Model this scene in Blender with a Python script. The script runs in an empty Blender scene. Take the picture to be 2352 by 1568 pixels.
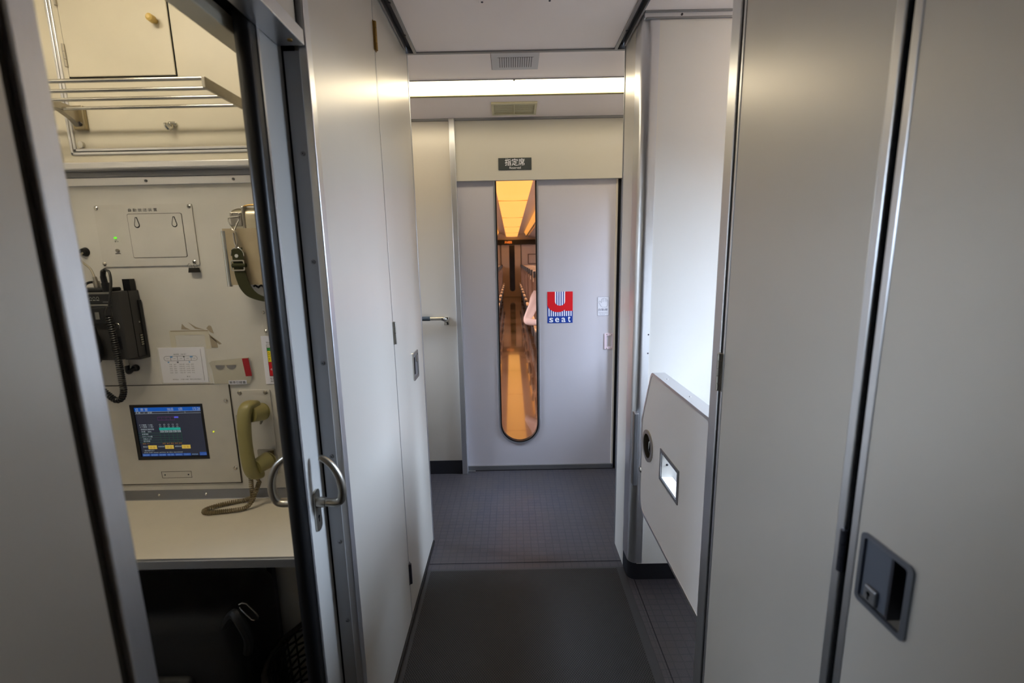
import bpy, bmesh, math, random
from mathutils import Vector, Matrix
random.seed(7)
S = bpy.context.scene
C = S.collection
R = math.radians

# ------------------------------------------------------------------ camera, world, lights, exposure
cam_d = bpy.data.cameras.new('camera'); cam = bpy.data.objects.new('camera', cam_d); C.objects.link(cam)
cam_d.sensor_width = 36.0; cam_d.lens = 36.0*1052.3/2352; cam_d.clip_start = 0.02
def cam_axes(pit, yaw, rol):
    f = Vector((0, math.cos(pit), -math.sin(pit))); r = Vector((1, 0, 0)); u = r.cross(f)
    Z = Matrix.Rotation(yaw, 3, 'Z'); f, r, u = Z@f, Z@r, Z@u
    c, s = math.cos(rol), math.sin(rol)
    return c*r+s*u, c*u-s*r, f
r_, u_, f_ = cam_axes(R(10.213), R(.0775), R(-1.131))
cam.matrix_world = Matrix(((r_.x, u_.x, -f_.x, 0), (r_.y, u_.y, -f_.y, 0), (r_.z, u_.z, -f_.z, 1.4), (0, 0, 0, 1)))
cam_d.dof.use_dof = True; cam_d.dof.focus_distance = 2.0; cam_d.dof.aperture_fstop = 3.2
S.camera = cam

W = bpy.data.worlds.new('world'); S.world = W; W.use_nodes = True
bg = W.node_tree.nodes['Background']; bg.inputs[0].default_value = (.80, .90, 1, 1); bg.inputs[1].default_value = 1.0

def area(name, loc, rot, sx, sy, power, col):
    l = bpy.data.lights.new(name, 'AREA'); l.shape = 'RECTANGLE'; l.size = sx; l.size_y = sy; l.energy = power; l.color = col
    o = bpy.data.objects.new(name, l); C.objects.link(o); o.location = loc; o.rotation_euler = rot
    return o
DAY = (.53, .71, 1.0)
# daylight: patches of open sky outside the door windows, the crew room window and the saloon windows
def sky_patch(name, side, y, sx, sy, power, col, z=2.05, tilt=61):
    return area(name, (side*2.7, y, z), (0, side*R(tilt), 0), sx, sy, power, col)
sky_patch('daylight_passage', 1, 1.44, 1.3, .8, 380, DAY)
sky_patch('daylight_vestibule_right', 1, 2.47, 1.3, .8, 400, DAY, 2.45, 52)
sky_patch('daylight_vestibule_left', -1, 2.47, 1.3, .8, 320, DAY)
sky_patch('daylight_crew', -1, .55, 1.3, .8, 70, DAY)
sky_patch('daylight_saloon_right', 1, 10.2, 1.3, 13.5, 1900, (1, .90, .92))
sky_patch('daylight_saloon_left', -1, 10.2, 1.3, 13.5, 1500, (1, .90, .92))
vs = S.view_settings
vs.view_transform = 'Standard'; vs.look = 'None'; vs.gamma = 1; vs.use_curve_mapping = False; vs.exposure = 0.6
LAMP_STRENGTH = 5.4; SALOON_STRENGTH = .64; CREW_LAMP = 20.0; REAR_LAMP = 0.35; PASSAGE_FILL = 15.0

# ------------------------------------------------------------------ materials
MATS = {}
def lin(c):
    return tuple(((v/12.92) if v <= .04045 else ((v+.055)/1.055)**2.4) for v in c)
def mat(name, col, rough=.5, metal=0.0, spec=.5, noise=0.0, nscale=40, bump=0.0, bscale=200, emit=None, estr=0.0, stretch=None, trans=0.0, alpha=1.0, aniso=0.0, coat=0.0):
    if name in MATS: return MATS[name]
    m = bpy.data.materials.new(name); m.use_nodes = True; nt = m.node_tree; b = nt.nodes['Principled BSDF']
    c = lin(col)
    b.inputs['Base Color'].default_value = (*c, 1); b.inputs['Roughness'].default_value = rough
    b.inputs['Metallic'].default_value = metal; b.inputs['Specular IOR Level'].default_value = spec
    b.inputs['Transmission Weight'].default_value = trans; b.inputs['Alpha'].default_value = alpha
    b.inputs['Anisotropic'].default_value = aniso; b.inputs['Coat Weight'].default_value = coat
    if emit: b.inputs['Emission Color'].default_value = (*emit, 1); b.inputs['Emission Strength'].default_value = estr
    if noise or bump:
        tc = nt.nodes.new('ShaderNodeNewGeometry'); mp = nt.nodes.new('ShaderNodeMapping')
        nt.links.new(tc.outputs['Position'], mp.inputs['Vector'])
        if stretch: mp.inputs['Scale'].default_value = stretch
    if noise:
        n = nt.nodes.new('ShaderNodeTexNoise'); n.inputs['Scale'].default_value = nscale; n.inputs['Detail'].default_value = 4
        nt.links.new(mp.outputs[0], n.inputs['Vector'])
        mx = nt.nodes.new('ShaderNodeMix'); mx.data_type = 'RGBA'
        mx.inputs[6].default_value = (*[v*(1-noise) for v in c], 1); mx.inputs[7].default_value = (*[min(1, v*(1+noise)) for v in c], 1)
        nt.links.new(n.outputs['Fac'], mx.inputs[0]); nt.links.new(mx.outputs[2], b.inputs['Base Color'])
    if bump:
        n2 = nt.nodes.new('ShaderNodeTexNoise'); n2.inputs['Scale'].default_value = bscale; n2.inputs['Detail'].default_value = 3
        nt.links.new(mp.outputs[0], n2.inputs['Vector'])
        bp = nt.nodes.new('ShaderNodeBump'); bp.inputs['Strength'].default_value = bump; bp.inputs['Distance'].default_value = .002
        nt.links.new(n2.outputs['Fac'], bp.inputs['Height']); nt.links.new(bp.outputs[0], b.inputs['Normal'])
    MATS[name] = m; return m

PANEL = mat('satin_panel', (.80, .775, .735), .33, .45, .5, noise=.03, nscale=6, stretch=(1, 1, .25))
WHITEP = mat('white_panel', (.86, .845, .82), .45, 0, .5, noise=.02, nscale=5)
DOORP = mat('door_panel', (.765, .745, .765), .34, .25, .5, noise=.02, nscale=8)
HEADP = mat('header_panel', (.755, .735, .69), .38, .2, .5)
CEILP = mat('ceiling_panel', (.96, .905, .87), .45, 0, .5)
ALU = mat('brushed_aluminium', (.84, .84, .85), .30, .95, .5, noise=.04, nscale=60, stretch=(8, 8, .4))
ALUD = mat('dull_aluminium', (.56, .56, .57), .42, .9)
ALUK = mat('dark_anodised_metal', (.30, .30, .33), .38, .85)
STEEL = mat('polished_steel', (.80, .79, .76), .16, 1.0)
STEELR = mat('worn_steel', (.66, .64, .60), .33, 1.0, noise=.12, nscale=50)
BLACK = mat('black_rubber', (.035, .035, .042), .38, 0, .4)
GAP = mat('shadow_gap_black', (.012, .012, .012), .8, 0, .1)
CREAM = mat('cream_wall', (.77, .757, .73), .42, 0, .45, noise=.10, nscale=7, bump=.05, bscale=120)
CREAMU = mat('cream_cabinet', (.79, .758, .68), .40, 0, .45, noise=.09, nscale=8)
CREAMP = mat('cream_plate', (.765, .75, .72), .42, .1, .45, noise=.09, nscale=16)
DESKM = mat('desk_laminate', (.79, .755, .69), .42, 0, .4, noise=.05, nscale=14)
GROOVE = mat('brown_groove', (.22, .19, .15), .7)
BASEB = mat('charcoal_baseboard', (.10, .10, .125), .75, 0, .3, noise=.25, nscale=300)
BRASS = mat('aged_brass', (.62, .50, .28), .35, .9)
IVORY = mat('ivory_knob', (.80, .68, .38), .3)
RADIO = mat('radio_grey', (.235, .23, .225), .5, 0, .4, bump=.25, bscale=500)
RADIOK = mat('radio_black', (.045, .045, .045), .45)
CORDK = mat('black_cord', (.04, .04, .045), .35)
PHONE = mat('olive_beige_plastic', (.56, .525, .33), .36)
PHONEC = mat('beige_cord', (.47, .41, .29), .42)
OLIVE = mat('olive_webbing', (.20, .20, .12), .8, 0, .2, bump=.4, bscale=900)
PAPER = mat('white_paper', (.86, .86, .90), .3, 0, .5)
INK = mat('black_ink', (.05, .05, .06), .6)
INKG = mat('grey_ink', (.33, .33, .40), .6)
INKB = mat('blue_ink', (.25, .52, .75), .6)
RED = mat('signal_red', (.80, .05, .10), .4)
REDD = mat('dark_red_tape', (.60, .05, .10), .35)
BLUE = mat('royal_blue', (.07, .22, .56), .4)
WHITE = mat('white_print', (.92, .92, .94), .4)
GREEN = mat('green_print', (.12, .60, .22), .5)
YELL = mat('yellow_print', (.95, .88, .12), .5)
SIGN = mat('charcoal_sign', (.20, .22, .22), .35)
BAGM = mat('black_nylon', (.035, .035, .045), .6, bump=.4, bscale=400)
GLOW = mat('lamp_diffuser', (1, .97, .9), .5, emit=(1, .86, .60), estr=LAMP_STRENGTH)
CREWGLOW = mat('crew_lamp_diffuser', (1, .95, .8), .5, emit=(1, .90, .71), estr=CREW_LAMP)
REARGLOW = mat('rear_lamp_diffuser', (1, .95, .9), .5, emit=(1, .87, .70), estr=REAR_LAMP)
SALGLOW = mat('amber_diffuser', (1, .7, .3), .5, emit=(1.2, .62, .16), estr=SALOON_STRENGTH*1.08)
SALGLOW2 = mat('amber_side_diffuser', (1, .7, .3), .5, emit=(1, .50, .12), estr=SALOON_STRENGTH*.75)
SALJOINT = mat('amber_joint', (.75, .45, .15), .5, emit=(1, .4, .06), estr=.45)
PASSFILL = mat('passage_fill_diffuser', (1, .95, .9), .5, emit=(1, .80, .58), estr=PASSAGE_FILL)
SALCEIL = mat('saloon_ceiling', (.84, .78, .80), .25, .1)
SALWALL = mat('saloon_wall', (.90, .83, .78), .4)
SALWALLR = mat('saloon_wall_pale', (.95, .92, .95), .4)
SALFLOOR = mat('saloon_floor', (.33, .235, .165), .10, 0, .9, noise=.12, nscale=4, coat=.8)
SALDARK = mat('saloon_dark_trim', (.10, .075, .06), .35)
SEATB = mat('seat_bronze_fabric', (.36, .26, .21), .5, 0, .4, noise=.1, nscale=30)
SEATC = mat('seat_cover_pale', (.72, .62, .53), .7)
ARMT = mat('armrest_wood', (.68, .54, .40), .35)
ARMD = mat('armrest_dark', (.12, .10, .11), .5)
LEDO = mat('amber_led', (.3, .1, .02), .5, emit=(1, .22, .03), estr=1.6)
SKIN = mat('skin', (.70, .52, .43), .5)
HAIR = mat('dark_hair', (.06, .045, .04), .5)
HOODIE = mat('pale_hoodie', (.66, .60, .605), .8, bump=.2, bscale=300)
TROUS = mat('dark_trousers', (.13, .13, .17), .8)
LENS = mat('dark_lens', (.16, .13, .09), .15)
POUCH = mat('yellowed_card', (.68, .65, .56), .25, 0, .6, noise=.06, nscale=60)
TAPE = mat('tape_residue', (.70, .66, .575), .6, noise=.06, nscale=60)
TAPED = mat('tape_residue_dark', (.60, .55, .47), .6)
FROST = mat('clear_film', (1, 1, 1), .08, 0, .6, alpha=.10)

def glass_mat():
    m = bpy.data.materials.new('door_glass'); m.use_nodes = True; nt = m.node_tree; nt.nodes.remove(nt.nodes['Principled BSDF'])
    t = nt.nodes.new('ShaderNodeBsdfTransparent'); t.inputs[0].default_value = (.93, .90, .87, 1)
    g = nt.nodes.new('ShaderNodeBsdfGlossy'); g.inputs['Roughness'].default_value = .02
    fr = nt.nodes.new('ShaderNodeFresnel'); fr.inputs[0].default_value = 1.35
    mx = nt.nodes.new('ShaderNodeMixShader')
    nt.links.new(fr.outputs[0], mx.inputs[0]); nt.links.new(t.outputs[0], mx.inputs[1]); nt.links.new(g.outputs[0], mx.inputs[2])
    nt.links.new(mx.outputs[0], nt.nodes['Material Output'].inputs[0]); return m
GLASS = glass_mat()

def carpet_mat():
    m = bpy.data.materials.new('check_carpet'); m.use_nodes = True; nt = m.node_tree; b = nt.nodes['Principled BSDF']
    N = nt.nodes.new; L = nt.links.new
    geo = N('ShaderNodeNewGeometry')
    nz = N('ShaderNodeTexNoise'); nz.inputs['Scale'].default_value = 22; nz.inputs['Detail'].default_value = 1; L(geo.outputs['Position'], nz.inputs['Vector'])
    sub = N('ShaderNodeVectorMath'); sub.operation = 'SUBTRACT'; sub.inputs[1].default_value = (.5, .5, .5); L(nz.outputs['Color'], sub.inputs[0])
    sc = N('ShaderNodeVectorMath'); sc.operation = 'SCALE'; sc.inputs['Scale'].default_value = .006; L(sub.outputs[0], sc.inputs[0])
    ad = N('ShaderNodeVectorMath'); ad.operation = 'ADD'; L(geo.outputs['Position'], ad.inputs[0]); L(sc.outputs[0], ad.inputs[1])
    br = N('ShaderNodeTexBrick'); br.inputs['Scale'].default_value = 1; br.offset = .0
    br.inputs['Brick Width'].default_value = .036; br.inputs['Row Height'].default_value = .030; br.inputs['Mortar Size'].default_value = .0026
    br.inputs['Mortar Smooth'].default_value = .5; br.inputs['Bias'].default_value = 0
    br.inputs['Color1'].default_value = (*lin((.232, .218, .232)), 1); br.inputs['Color2'].default_value = (*lin((.212, .202, .222)), 1)
    br.inputs['Mortar'].default_value = (*lin((.165, .16, .19)), 1)
    L(ad.outputs[0], br.inputs['Vector'])
    n2 = N('ShaderNodeTexNoise'); n2.inputs['Scale'].default_value = 420; n2.inputs['Detail'].default_value = 2; L(geo.outputs['Position'], n2.inputs['Vector'])
    n3 = N('ShaderNodeTexNoise'); n3.inputs['Scale'].default_value = 5; n3.inputs['Detail'].default_value = 3; L(geo.outputs['Position'], n3.inputs['Vector'])
    mr = N('ShaderNodeMapRange'); mr.inputs[1].default_value = .3; mr.inputs[2].default_value = .7; mr.inputs[3].default_value = .55; mr.inputs[4].default_value = 1.45
    L(n2.outputs['Fac'], mr.inputs[0])
    mx = N('ShaderNodeMix'); mx.data_type = 'RGBA'; mx.blend_type = 'MULTIPLY'; mx.inputs[0].default_value = 1
    L(br.outputs['Color'], mx.inputs[6]); L(mr.outputs[0], mx.inputs[7])
    mx2 = N('ShaderNodeMix'); mx2.data_type = 'RGBA'; mx2.blend_type = 'MIX'; mx2.inputs[7].default_value = (*lin((.24, .216, .205)), 1)
    mr3 = N('ShaderNodeMapRange'); mr3.inputs[1].default_value = .45; mr3.inputs[2].default_value = .75; mr3.inputs[3].default_value = 0; mr3.inputs[4].default_value = .45
    L(n3.outputs['Fac'], mr3.inputs[0]); L(mr3.outputs[0], mx2.inputs[0]); L(mx.outputs[2], mx2.inputs[6]); L(mx2.outputs[2], b.inputs['Base Color'])
    b.inputs['Roughness'].default_value = .46; b.inputs['Specular IOR Level'].default_value = .45
    bp = N('ShaderNodeBump'); bp.inputs['Strength'].default_value = .35; bp.inputs['Distance'].default_value = .002
    L(n2.outputs['Fac'], bp.inputs['Height']); L(bp.outputs[0], b.inputs['Normal'])
    return m
CARPET = carpet_mat()

def mesh_mat_mat():
    m = bpy.data.materials.new('honeycomb_rubber'); m.use_nodes = True; nt = m.node_tree; b = nt.nodes['Principled BSDF']
    N = nt.nodes.new; L = nt.links.new
    geo = N('ShaderNodeNewGeometry'); sp = N('ShaderNodeSeparateXYZ'); L(geo.outputs['Position'], sp.inputs[0])
    def sinof(o, k):
        a = N('ShaderNodeMath'); a.operation = 'MULTIPLY'; a.inputs[1].default_value = k; L(o, a.inputs[0])
        s = N('ShaderNodeMath'); s.operation = 'SINE'; L(a.outputs[0], s.inputs[0]); return s
    sx = sinof(sp.outputs[0], 2*math.pi/.0086); sy = sinof(sp.outputs[1], 2*math.pi/.0112)
    pr = N('ShaderNodeMath'); pr.operation = 'MULTIPLY'; L(sx.outputs[0], pr.inputs[0]); L(sy.outputs[0], pr.inputs[1])
    mr = N('ShaderNodeMapRange'); mr.inputs[1].default_value = -.1; mr.inputs[2].default_value = .55; L(pr.outputs[0], mr.inputs[0])
    mx = N('ShaderNodeMix'); mx.data_type = 'RGBA'; mx.inputs[6].default_value = (*lin((.03, .03, .032)), 1); mx.inputs[7].default_value = (*lin((.19, .178, .17)), 1)
    L(mr.outputs[0], mx.inputs[0]); L(mx.outputs[2], b.inputs['Base Color']); b.inputs['Roughness'].default_value = .6
    b.inputs['Specular IOR Level'].default_value = .35
    bp = N('ShaderNodeBump'); bp.inputs['Strength'].default_value = .4; bp.inputs['Distance'].default_value = .003
    L(mr.outputs[0], bp.inputs['Height']); L(bp.outputs[0], b.inputs['Normal'])
    return m
MATM = mesh_mat_mat()

# ------------------------------------------------------------------ mesh helpers
ROOT = {}          # object name -> world location of its top-level thing
AX = {'X': lambda u, v, w: (w, u, v), 'Y': lambda u, v, w: (u, w, v), 'Z': lambda u, v, w: (u, v, w)}
class MB:
    def __init__(s): s.bm = bmesh.new()
    def _v(s, pts): return [s.bm.verts.new(p) for p in pts]
    def box(s, x0, x1, y0, y1, z0, z1, bev=0, seg=2):
        v = s._v([(x, y, z) for x in (x0, x1) for y in (y0, y1) for z in (z0, z1)])
        fs = [s.bm.faces.new([v[i] for i in q]) for q in ((0, 1, 3, 2), (4, 6, 7, 5), (0, 4, 5, 1), (2, 3, 7, 6), (0, 2, 6, 4), (1, 5, 7, 3))]
        if bev:
            es = list({e for f in fs for e in f.edges})
            bmesh.ops.bevel(s.bm, geom=es, offset=bev, segments=seg, affect='EDGES', profile=.5)
        return s
    def prism(s, poly, ax, a, b):
        m = AX[ax]; n = len(poly)
        va = s._v([m(u, v, a) for u, v in poly]); vb = s._v([m(u, v, b) for u, v in poly])
        s.bm.faces.new(va); s.bm.faces.new(vb[::-1])
        for i in range(n): s.bm.faces.new((va[i], vb[i], vb[(i+1) % n], va[(i+1) % n]))
        return s
    def holed(s, outer, holes, ax, a, b):
        m = AX[ax]; loops = [outer]+holes; sides = []
        for w in (a, b):
            es = []; ls = []
            for lp in loops:
                vs_ = s._v([m(u, v, w) for u, v in lp]); ls.append(vs_)
                es += [s.bm.edges.new((vs_[i], vs_[(i+1) % len(vs_)])) for i in range(len(vs_))]
            bmesh.ops.triangle_fill(s.bm, use_beauty=True, use_dissolve=False, edges=es); sides.append(ls)
        for la, lb in zip(*sides):
            for i in range(len(la)): s.bm.faces.new((la[i], lb[i], lb[(i+1) % len(la)], la[(i+1) % len(la)]))
        return s
    def cyl(s, p0, p1, r0, r1=None, seg=16):
        p0, p1 = Vector(p0), Vector(p1); r1 = r0 if r1 is None else r1
        d = (p1-p0).normalized(); a = d.orthogonal().normalized(); b = d.cross(a)
        A = s._v([p0+(a*math.cos(t)+b*math.sin(t))*r0 for t in [2*math.pi*i/seg for i in range(seg)]])
        B = s._v([p1+(a*math.cos(t)+b*math.sin(t))*r1 for t in [2*math.pi*i/seg for i in range(seg)]])
        s.bm.faces.new(A[::-1]); s.bm.faces.new(B)
        for i in range(seg): s.bm.faces.new((A[i], A[(i+1) % seg], B[(i+1) % seg], B[i]))
        return s
    def tube(s, pts, r, seg=8, closed=False):
        P = [Vector(p) for p in pts]; n = len(P); rs = r if isinstance(r, (list, tuple)) else [r]*n
        T = [((P[(i+1) % n] if closed or i < n-1 else P[i])-(P[i-1] if closed or i > 0 else P[i])).normalized() for i in range(n)]
        a = T[0].orthogonal().normalized(); rings = []
        for i in range(n):
            a = (a-T[i]*a.dot(T[i])); a = a.normalized() if a.length > 1e-6 else T[i].orthogonal().normalized()
            b = T[i].cross(a)
            rings.append(s._v([P[i]+(a*math.cos(t)+b*math.sin(t))*rs[i] for t in [2*math.pi*k/seg for k in range(seg)]]))
        for i in range(n if closed else n-1):
            A, B = rings[i], rings[(i+1) % n]
            for k in range(seg): s.bm.faces.new((A[k], A[(k+1) % seg], B[(k+1) % seg], B[k]))
        if not closed: s.bm.faces.new(rings[0][::-1]); s.bm.faces.new(rings[-1])
        return s
    def ribbon(s, pts, wv, th=.0015):
        wv = Vector(wv)*.5; P = [Vector(p) for p in pts]; rows = []
        for i, p in enumerate(P):
            t = (P[min(i+1, len(P)-1)]-P[max(i-1, 0)]).normalized(); nrm = t.cross(wv.normalized()).normalized()*th*.5
            rows.append(s._v([p-wv-nrm, p+wv-nrm, p+wv+nrm, p-wv+nrm]))
        for A, B in zip(rows, rows[1:]):
            for k in range(4): s.bm.faces.new((A[k], A[(k+1) % 4], B[(k+1) % 4], B[k]))
        s.bm.faces.new(rows[0][::-1]); s.bm.faces.new(rows[-1]); return s
    def ball(s, c, r, sc=(1, 1, 1), u=16, v=10):
        bmesh.ops.create_uvsphere(s.bm, u_segments=u, v_segments=v, radius=r, matrix=Matrix.Translation(c) @ Matrix.Diagonal((*sc, 1))); return s
    def build(s, name, m, parent=None, smooth=False, auto=None):
        bmesh.ops.recalc_face_normals(s.bm, faces=s.bm.faces)
        me = bpy.data.meshes.new(name); s.bm.to_mesh(me); s.bm.free()
        return link(name, me, m, parent, smooth)
def link(name, me, m, parent=None, smooth=False):
    o = bpy.data.objects.new(name, me); C.objects.link(o)
    if m is not None:
        me.materials.clear()
        for q in (m if isinstance(m, list) else [m]): me.materials.append(q)
    if smooth:
        me.shade_smooth() if smooth is True else None
        if smooth is not True: me.set_sharp_from_angle(angle=R(smooth))
        for p in me.polygons: p.use_smooth = True
        if smooth is True: me.set_sharp_from_angle(angle=R(40))
    if parent is not None:
        rl = ROOT.get(parent.name, Vector((0, 0, 0))); me.transform(Matrix.Translation(-rl)); o.parent = parent; ROOT[o.name] = rl
    else: ROOT[o.name] = Vector((0, 0, 0))
    return o
def thing(name, label, cat, loc, group=None, kind=None):
    o = bpy.data.objects.new(name, None); C.objects.link(o); o.location = loc; o.empty_display_size = .05
    ROOT[o.name] = Vector(loc); return tag(o, label, cat, group, kind)
def tag(o, label=None, cat=None, group=None, kind=None):
    if label: o['label'] = label
    if cat: o['category'] = cat
    if group: o['group'] = group
    if kind: o['kind'] = kind
    return o
def struct(name, mb, m, label=None, smooth=False):
    return tag(mb.build(name, m, None, smooth), label, None, None, 'structure')
def sroot(name, loc, label=None):
    o = bpy.data.objects.new(name, None); C.objects.link(o); o.location = loc; ROOT[o.name] = Vector(loc)
    return tag(o, label, None, None, 'structure')
def rr(x0, x1, y0, y1, r, n=5):
    out = []
    for cx, cy, a0 in ((x1-r, y1-r, 0), (x0+r, y1-r, 90), (x0+r, y0+r, 180), (x1-r, y0+r, 270)):
        out += [(cx+r*math.cos(R(a0+90*i/n)), cy+r*math.sin(R(a0+90*i/n))) for i in range(n+1)]
    return out
def circ(cx, cy, r, n=24, sy=1): return [(cx+r*math.cos(2*math.pi*i/n), cy+r*sy*math.sin(2*math.pi*i/n)) for i in range(n)]
def spline(pts, n=8):
    P = [Vector(p) for p in pts]; out = []
    for i in range(len(P)-1):
        a, b, c, d = P[max(i-1, 0)], P[i], P[i+1], P[min(i+2, len(P)-1)]
        for k in range(n):
            t = k/n; out.append(.5*((2*b)+(c-a)*t+(2*a-5*b+4*c-d)*t*t+(3*b-a-3*c+d)*t**3))
    out.append(P[-1]); return out
def coil(path, r, turns, n=8, wr=.0018):
    P = [Vector(p) for p in path]; L = [0]
    for a, b in zip(P, P[1:]): L.append(L[-1]+(b-a).length)
    def at(d):
        for i in range(len(P)-1):
            if d <= L[i+1] or i == len(P)-2: return P[i].lerp(P[i+1], (d-L[i])/max(1e-9, L[i+1]-L[i])), (P[i+1]-P[i]).normalized()
    out = []; N = turns*n; a = None
    for k in range(N+1):
        p, t = at(L[-1]*k/N)
        if a is None: a = t.orthogonal().normalized()
        a = (a-t*a.dot(t)).normalized(); b = t.cross(a); w = 2*math.pi*k/n
        out.append(p+(a*math.cos(w)+b*math.sin(w))*r)
    return out
def text(items, y, name, m, parent, depth=.0004, bold=0):
    """items: (string, x_left, z_bottom, height, width or None) on a plane facing -Y"""
    bm = bmesh.new()
    for st, x, z, h, w in items:
        cu = bpy.data.curves.new('lettering', 'FONT'); cu.body = st; cu.size = 1; cu.resolution_u = 3; cu.offset = bold
        o = bpy.data.objects.new('lettering', cu); C.objects.link(o)
        bpy.context.view_layer.update()
        me = bpy.data.meshes.new_from_object(o.evaluated_get(bpy.context.evaluated_depsgraph_get()))
        bpy.data.objects.remove(o); bpy.data.curves.remove(cu)
        if not me.vertices: continue
        xs = [v.co.x for v in me.vertices]; ys = [v.co.y for v in me.vertices]
        sy = h/max(1e-6, max(ys)-min(ys)); sx = sy if w is None else w/max(1e-6, max(xs)-min(xs))
        x0, y0 = min(xs), min(ys)
        for v in me.vertices: v.co = (x+(v.co.x-x0)*sx, y-depth, z+(v.co.y-y0)*sy)
        bm.from_mesh(me); bpy.data.meshes.remove(me)
    me = bpy.data.meshes.new(name); bm.to_mesh(me); bm.free()
    return link(name, me, m, parent)
def screw(name, c, ax, r, parent, m=STEEL):
    b = MB(); c = Vector(c); d = Vector(ax)
    b.cyl(c, c+d*r*.25, r, r, 14); b.cyl(c+d*r*.25, c+d*r*.55, r, r*.55, 14)
    return b.build(name, m, parent, 30)
def slot(c, ax, r, parent):
    c = Vector(c); d = Vector(ax); b = MB(); t = d.orthogonal().normalized(); s2 = d.cross(t); q = c+d*r*.56
    for a, e in ((t, s2), (s2, t)):
        v = b._v([q+a*r*.42+e*r*.1, q-a*r*.42+e*r*.1, q-a*r*.42-e*r*.1, q+a*r*.42-e*r*.1]); b.bm.faces.new(v)
    return b.build('screw_slot', GAP, parent)
def screws(pts, ax, r, parent, m=STEEL, slots=False):
    for p in pts:
        o = screw('screw', p, ax, r, parent, m)
        if slots: slot(p, ax, r, parent)

# ================================================================== SETTING
XL, XR = -.42, .487
# floor
fl = struct('floor', MB().box(-1.45, 1.52, -1.3, 2.90, -.05, 0), CARPET, 'dark blue grey carpet with a fine check pattern')
struct('trim_1', MB().box(-.41, .487, 1.927, 1.931, -.01, .001), BASEB, 'thin dark seam across the carpet before the mat')
struct('trim_2', MB().box(.513, .517, .2, 1.80, -.01, .001), BASEB, 'thin dark seam in the carpet right of the mat')
struct('wall_rear', MB().box(-1.45, 1.52, -1.35, -1.3, 0, 2.3), mat('gangway_grey', (.30, .30, .31), .6))
# exterior side walls with window openings
def side_wall(name, x0, x1, wins):
    b = MB(); hs = [rr(y0, y1, z0, z1, .05) for y0, y1, z0, z1 in wins]
    b.holed([(-1.3, 0), (2.95, 0), (2.95, 2.3), (-1.3, 2.3)], hs, 'X', x0, x1); struct(name, b, WHITEP)
side_wall('wall_right_side', 1.42, 1.47, [(1.20, 1.68, 1.0, 1.72), (2.27, 2.68, 1.0, 1.72)])
side_wall('wall_left_side', -1.45, -1.40, [(.28, .82, 1.05, 1.68), (2.27, 2.68, 1.0, 1.72)])
for i, (x, y0, y1, z0, z1) in enumerate(((1.445, 1.20, 1.68, 1.0, 1.72), (1.445, 2.27, 2.68, 1.0, 1.72), (-1.425, .28, .82, 1.05, 1.68), (-1.425, 2.27, 2.68, 1.0, 1.72))):
    w = sroot('window_%d' % (i+1), (x, (y0+y1)/2, z0))
    MB().holed(rr(y0-.02, y1+.02, z0-.02, z1+.02, .06), [rr(y0+.012, y1-.012, z0+.012, z1-.012, .045)], 'X', x-.03, x+.03).build('frame', ALUD, w)
    MB().prism(rr(y0, y1, z0, z1, .05), 'X', x-.003, x+.003).build('pane', GLASS, w)

# ---- ceiling of the corridor, side passage, crew room, vestibule
struct('ceiling', MB().box(-.376, .446, -1.3, 2.088, 2.252, 2.30), CEILP, 'pale grey ceiling panel over the corridor')
struct('ceiling_passage', MB().box(.482, 1.52, -1.3, 2.06, 2.25, 2.30), CEILP)
struct('ceiling_crew', MB().box(-1.45, -.43, -1.3, 1.6, 2.27, 2.30), CREAMU)
struct('ceiling_vestibule_left', MB().box(-1.45, -.425, 1.6, 2.11, 2.27, 2.30), CEILP)
zc = lambda y: 2.25-.0569*(y-2.10)
def ceil_piece(name, y0, y1, x0=-1.45, x1=1.52):
    b = MB(); b.prism([(y0, zc(y0)), (y1, zc(y1)), (y1, zc(y1)+.02), (y0, zc(y0)+.02)], 'X', x0, x1); struct(name, b, CEILP)
ceil_piece('ceiling_vestibule', 2.098, 2.350); ceil_piece('ceiling_vestibule.001', 2.533, 2.86)
struct('ceiling_lamp_well', MB().box(-1.45, 1.52, 2.34, 2.54, 2.30, 2.32), CEILP)
struct('trim_3', MB().box(-1.2, 1.3, 2.084, 2.098, 2.246, 2.30), ALUD, 'dark metal lip where the corridor ceiling ends')
# ceiling edge channels
for nm, xa, xb, xin in (('trim_4', -.416, -.376, -.388), ('trim_5', .446, .482, .458)):
    r0 = sroot(nm, (xa, 1.0, 2.25), 'metal channel along the ceiling edge')
    MB().box(xa, xb, -1.3, 2.095, 2.268, 2.29).build('channel', mat('channel_grey', (.30, .30, .31), .5, .5), r0)
    lo, hi = (xin, xb) if xa < 0 else (xa, xin)
    MB().box(lo, hi, -1.3, 2.088, 2.246, 2.27, .001).build('lip', ALUD, r0)
    e0, e1 = (xa, xa+.006) if xa < 0 else (xb-.006, xb)
    MB().box(e0, e1, -1.3, 2.04, 2.240, 2.27).build('edge_strip', ALUD, r0)
    for y in (1.25, 1.70, 1.925): MB().cyl((xin, y, 2.2465), (xin, y, 2.243), .005, .004, 12).build('screw', ALUK, r0)

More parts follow.
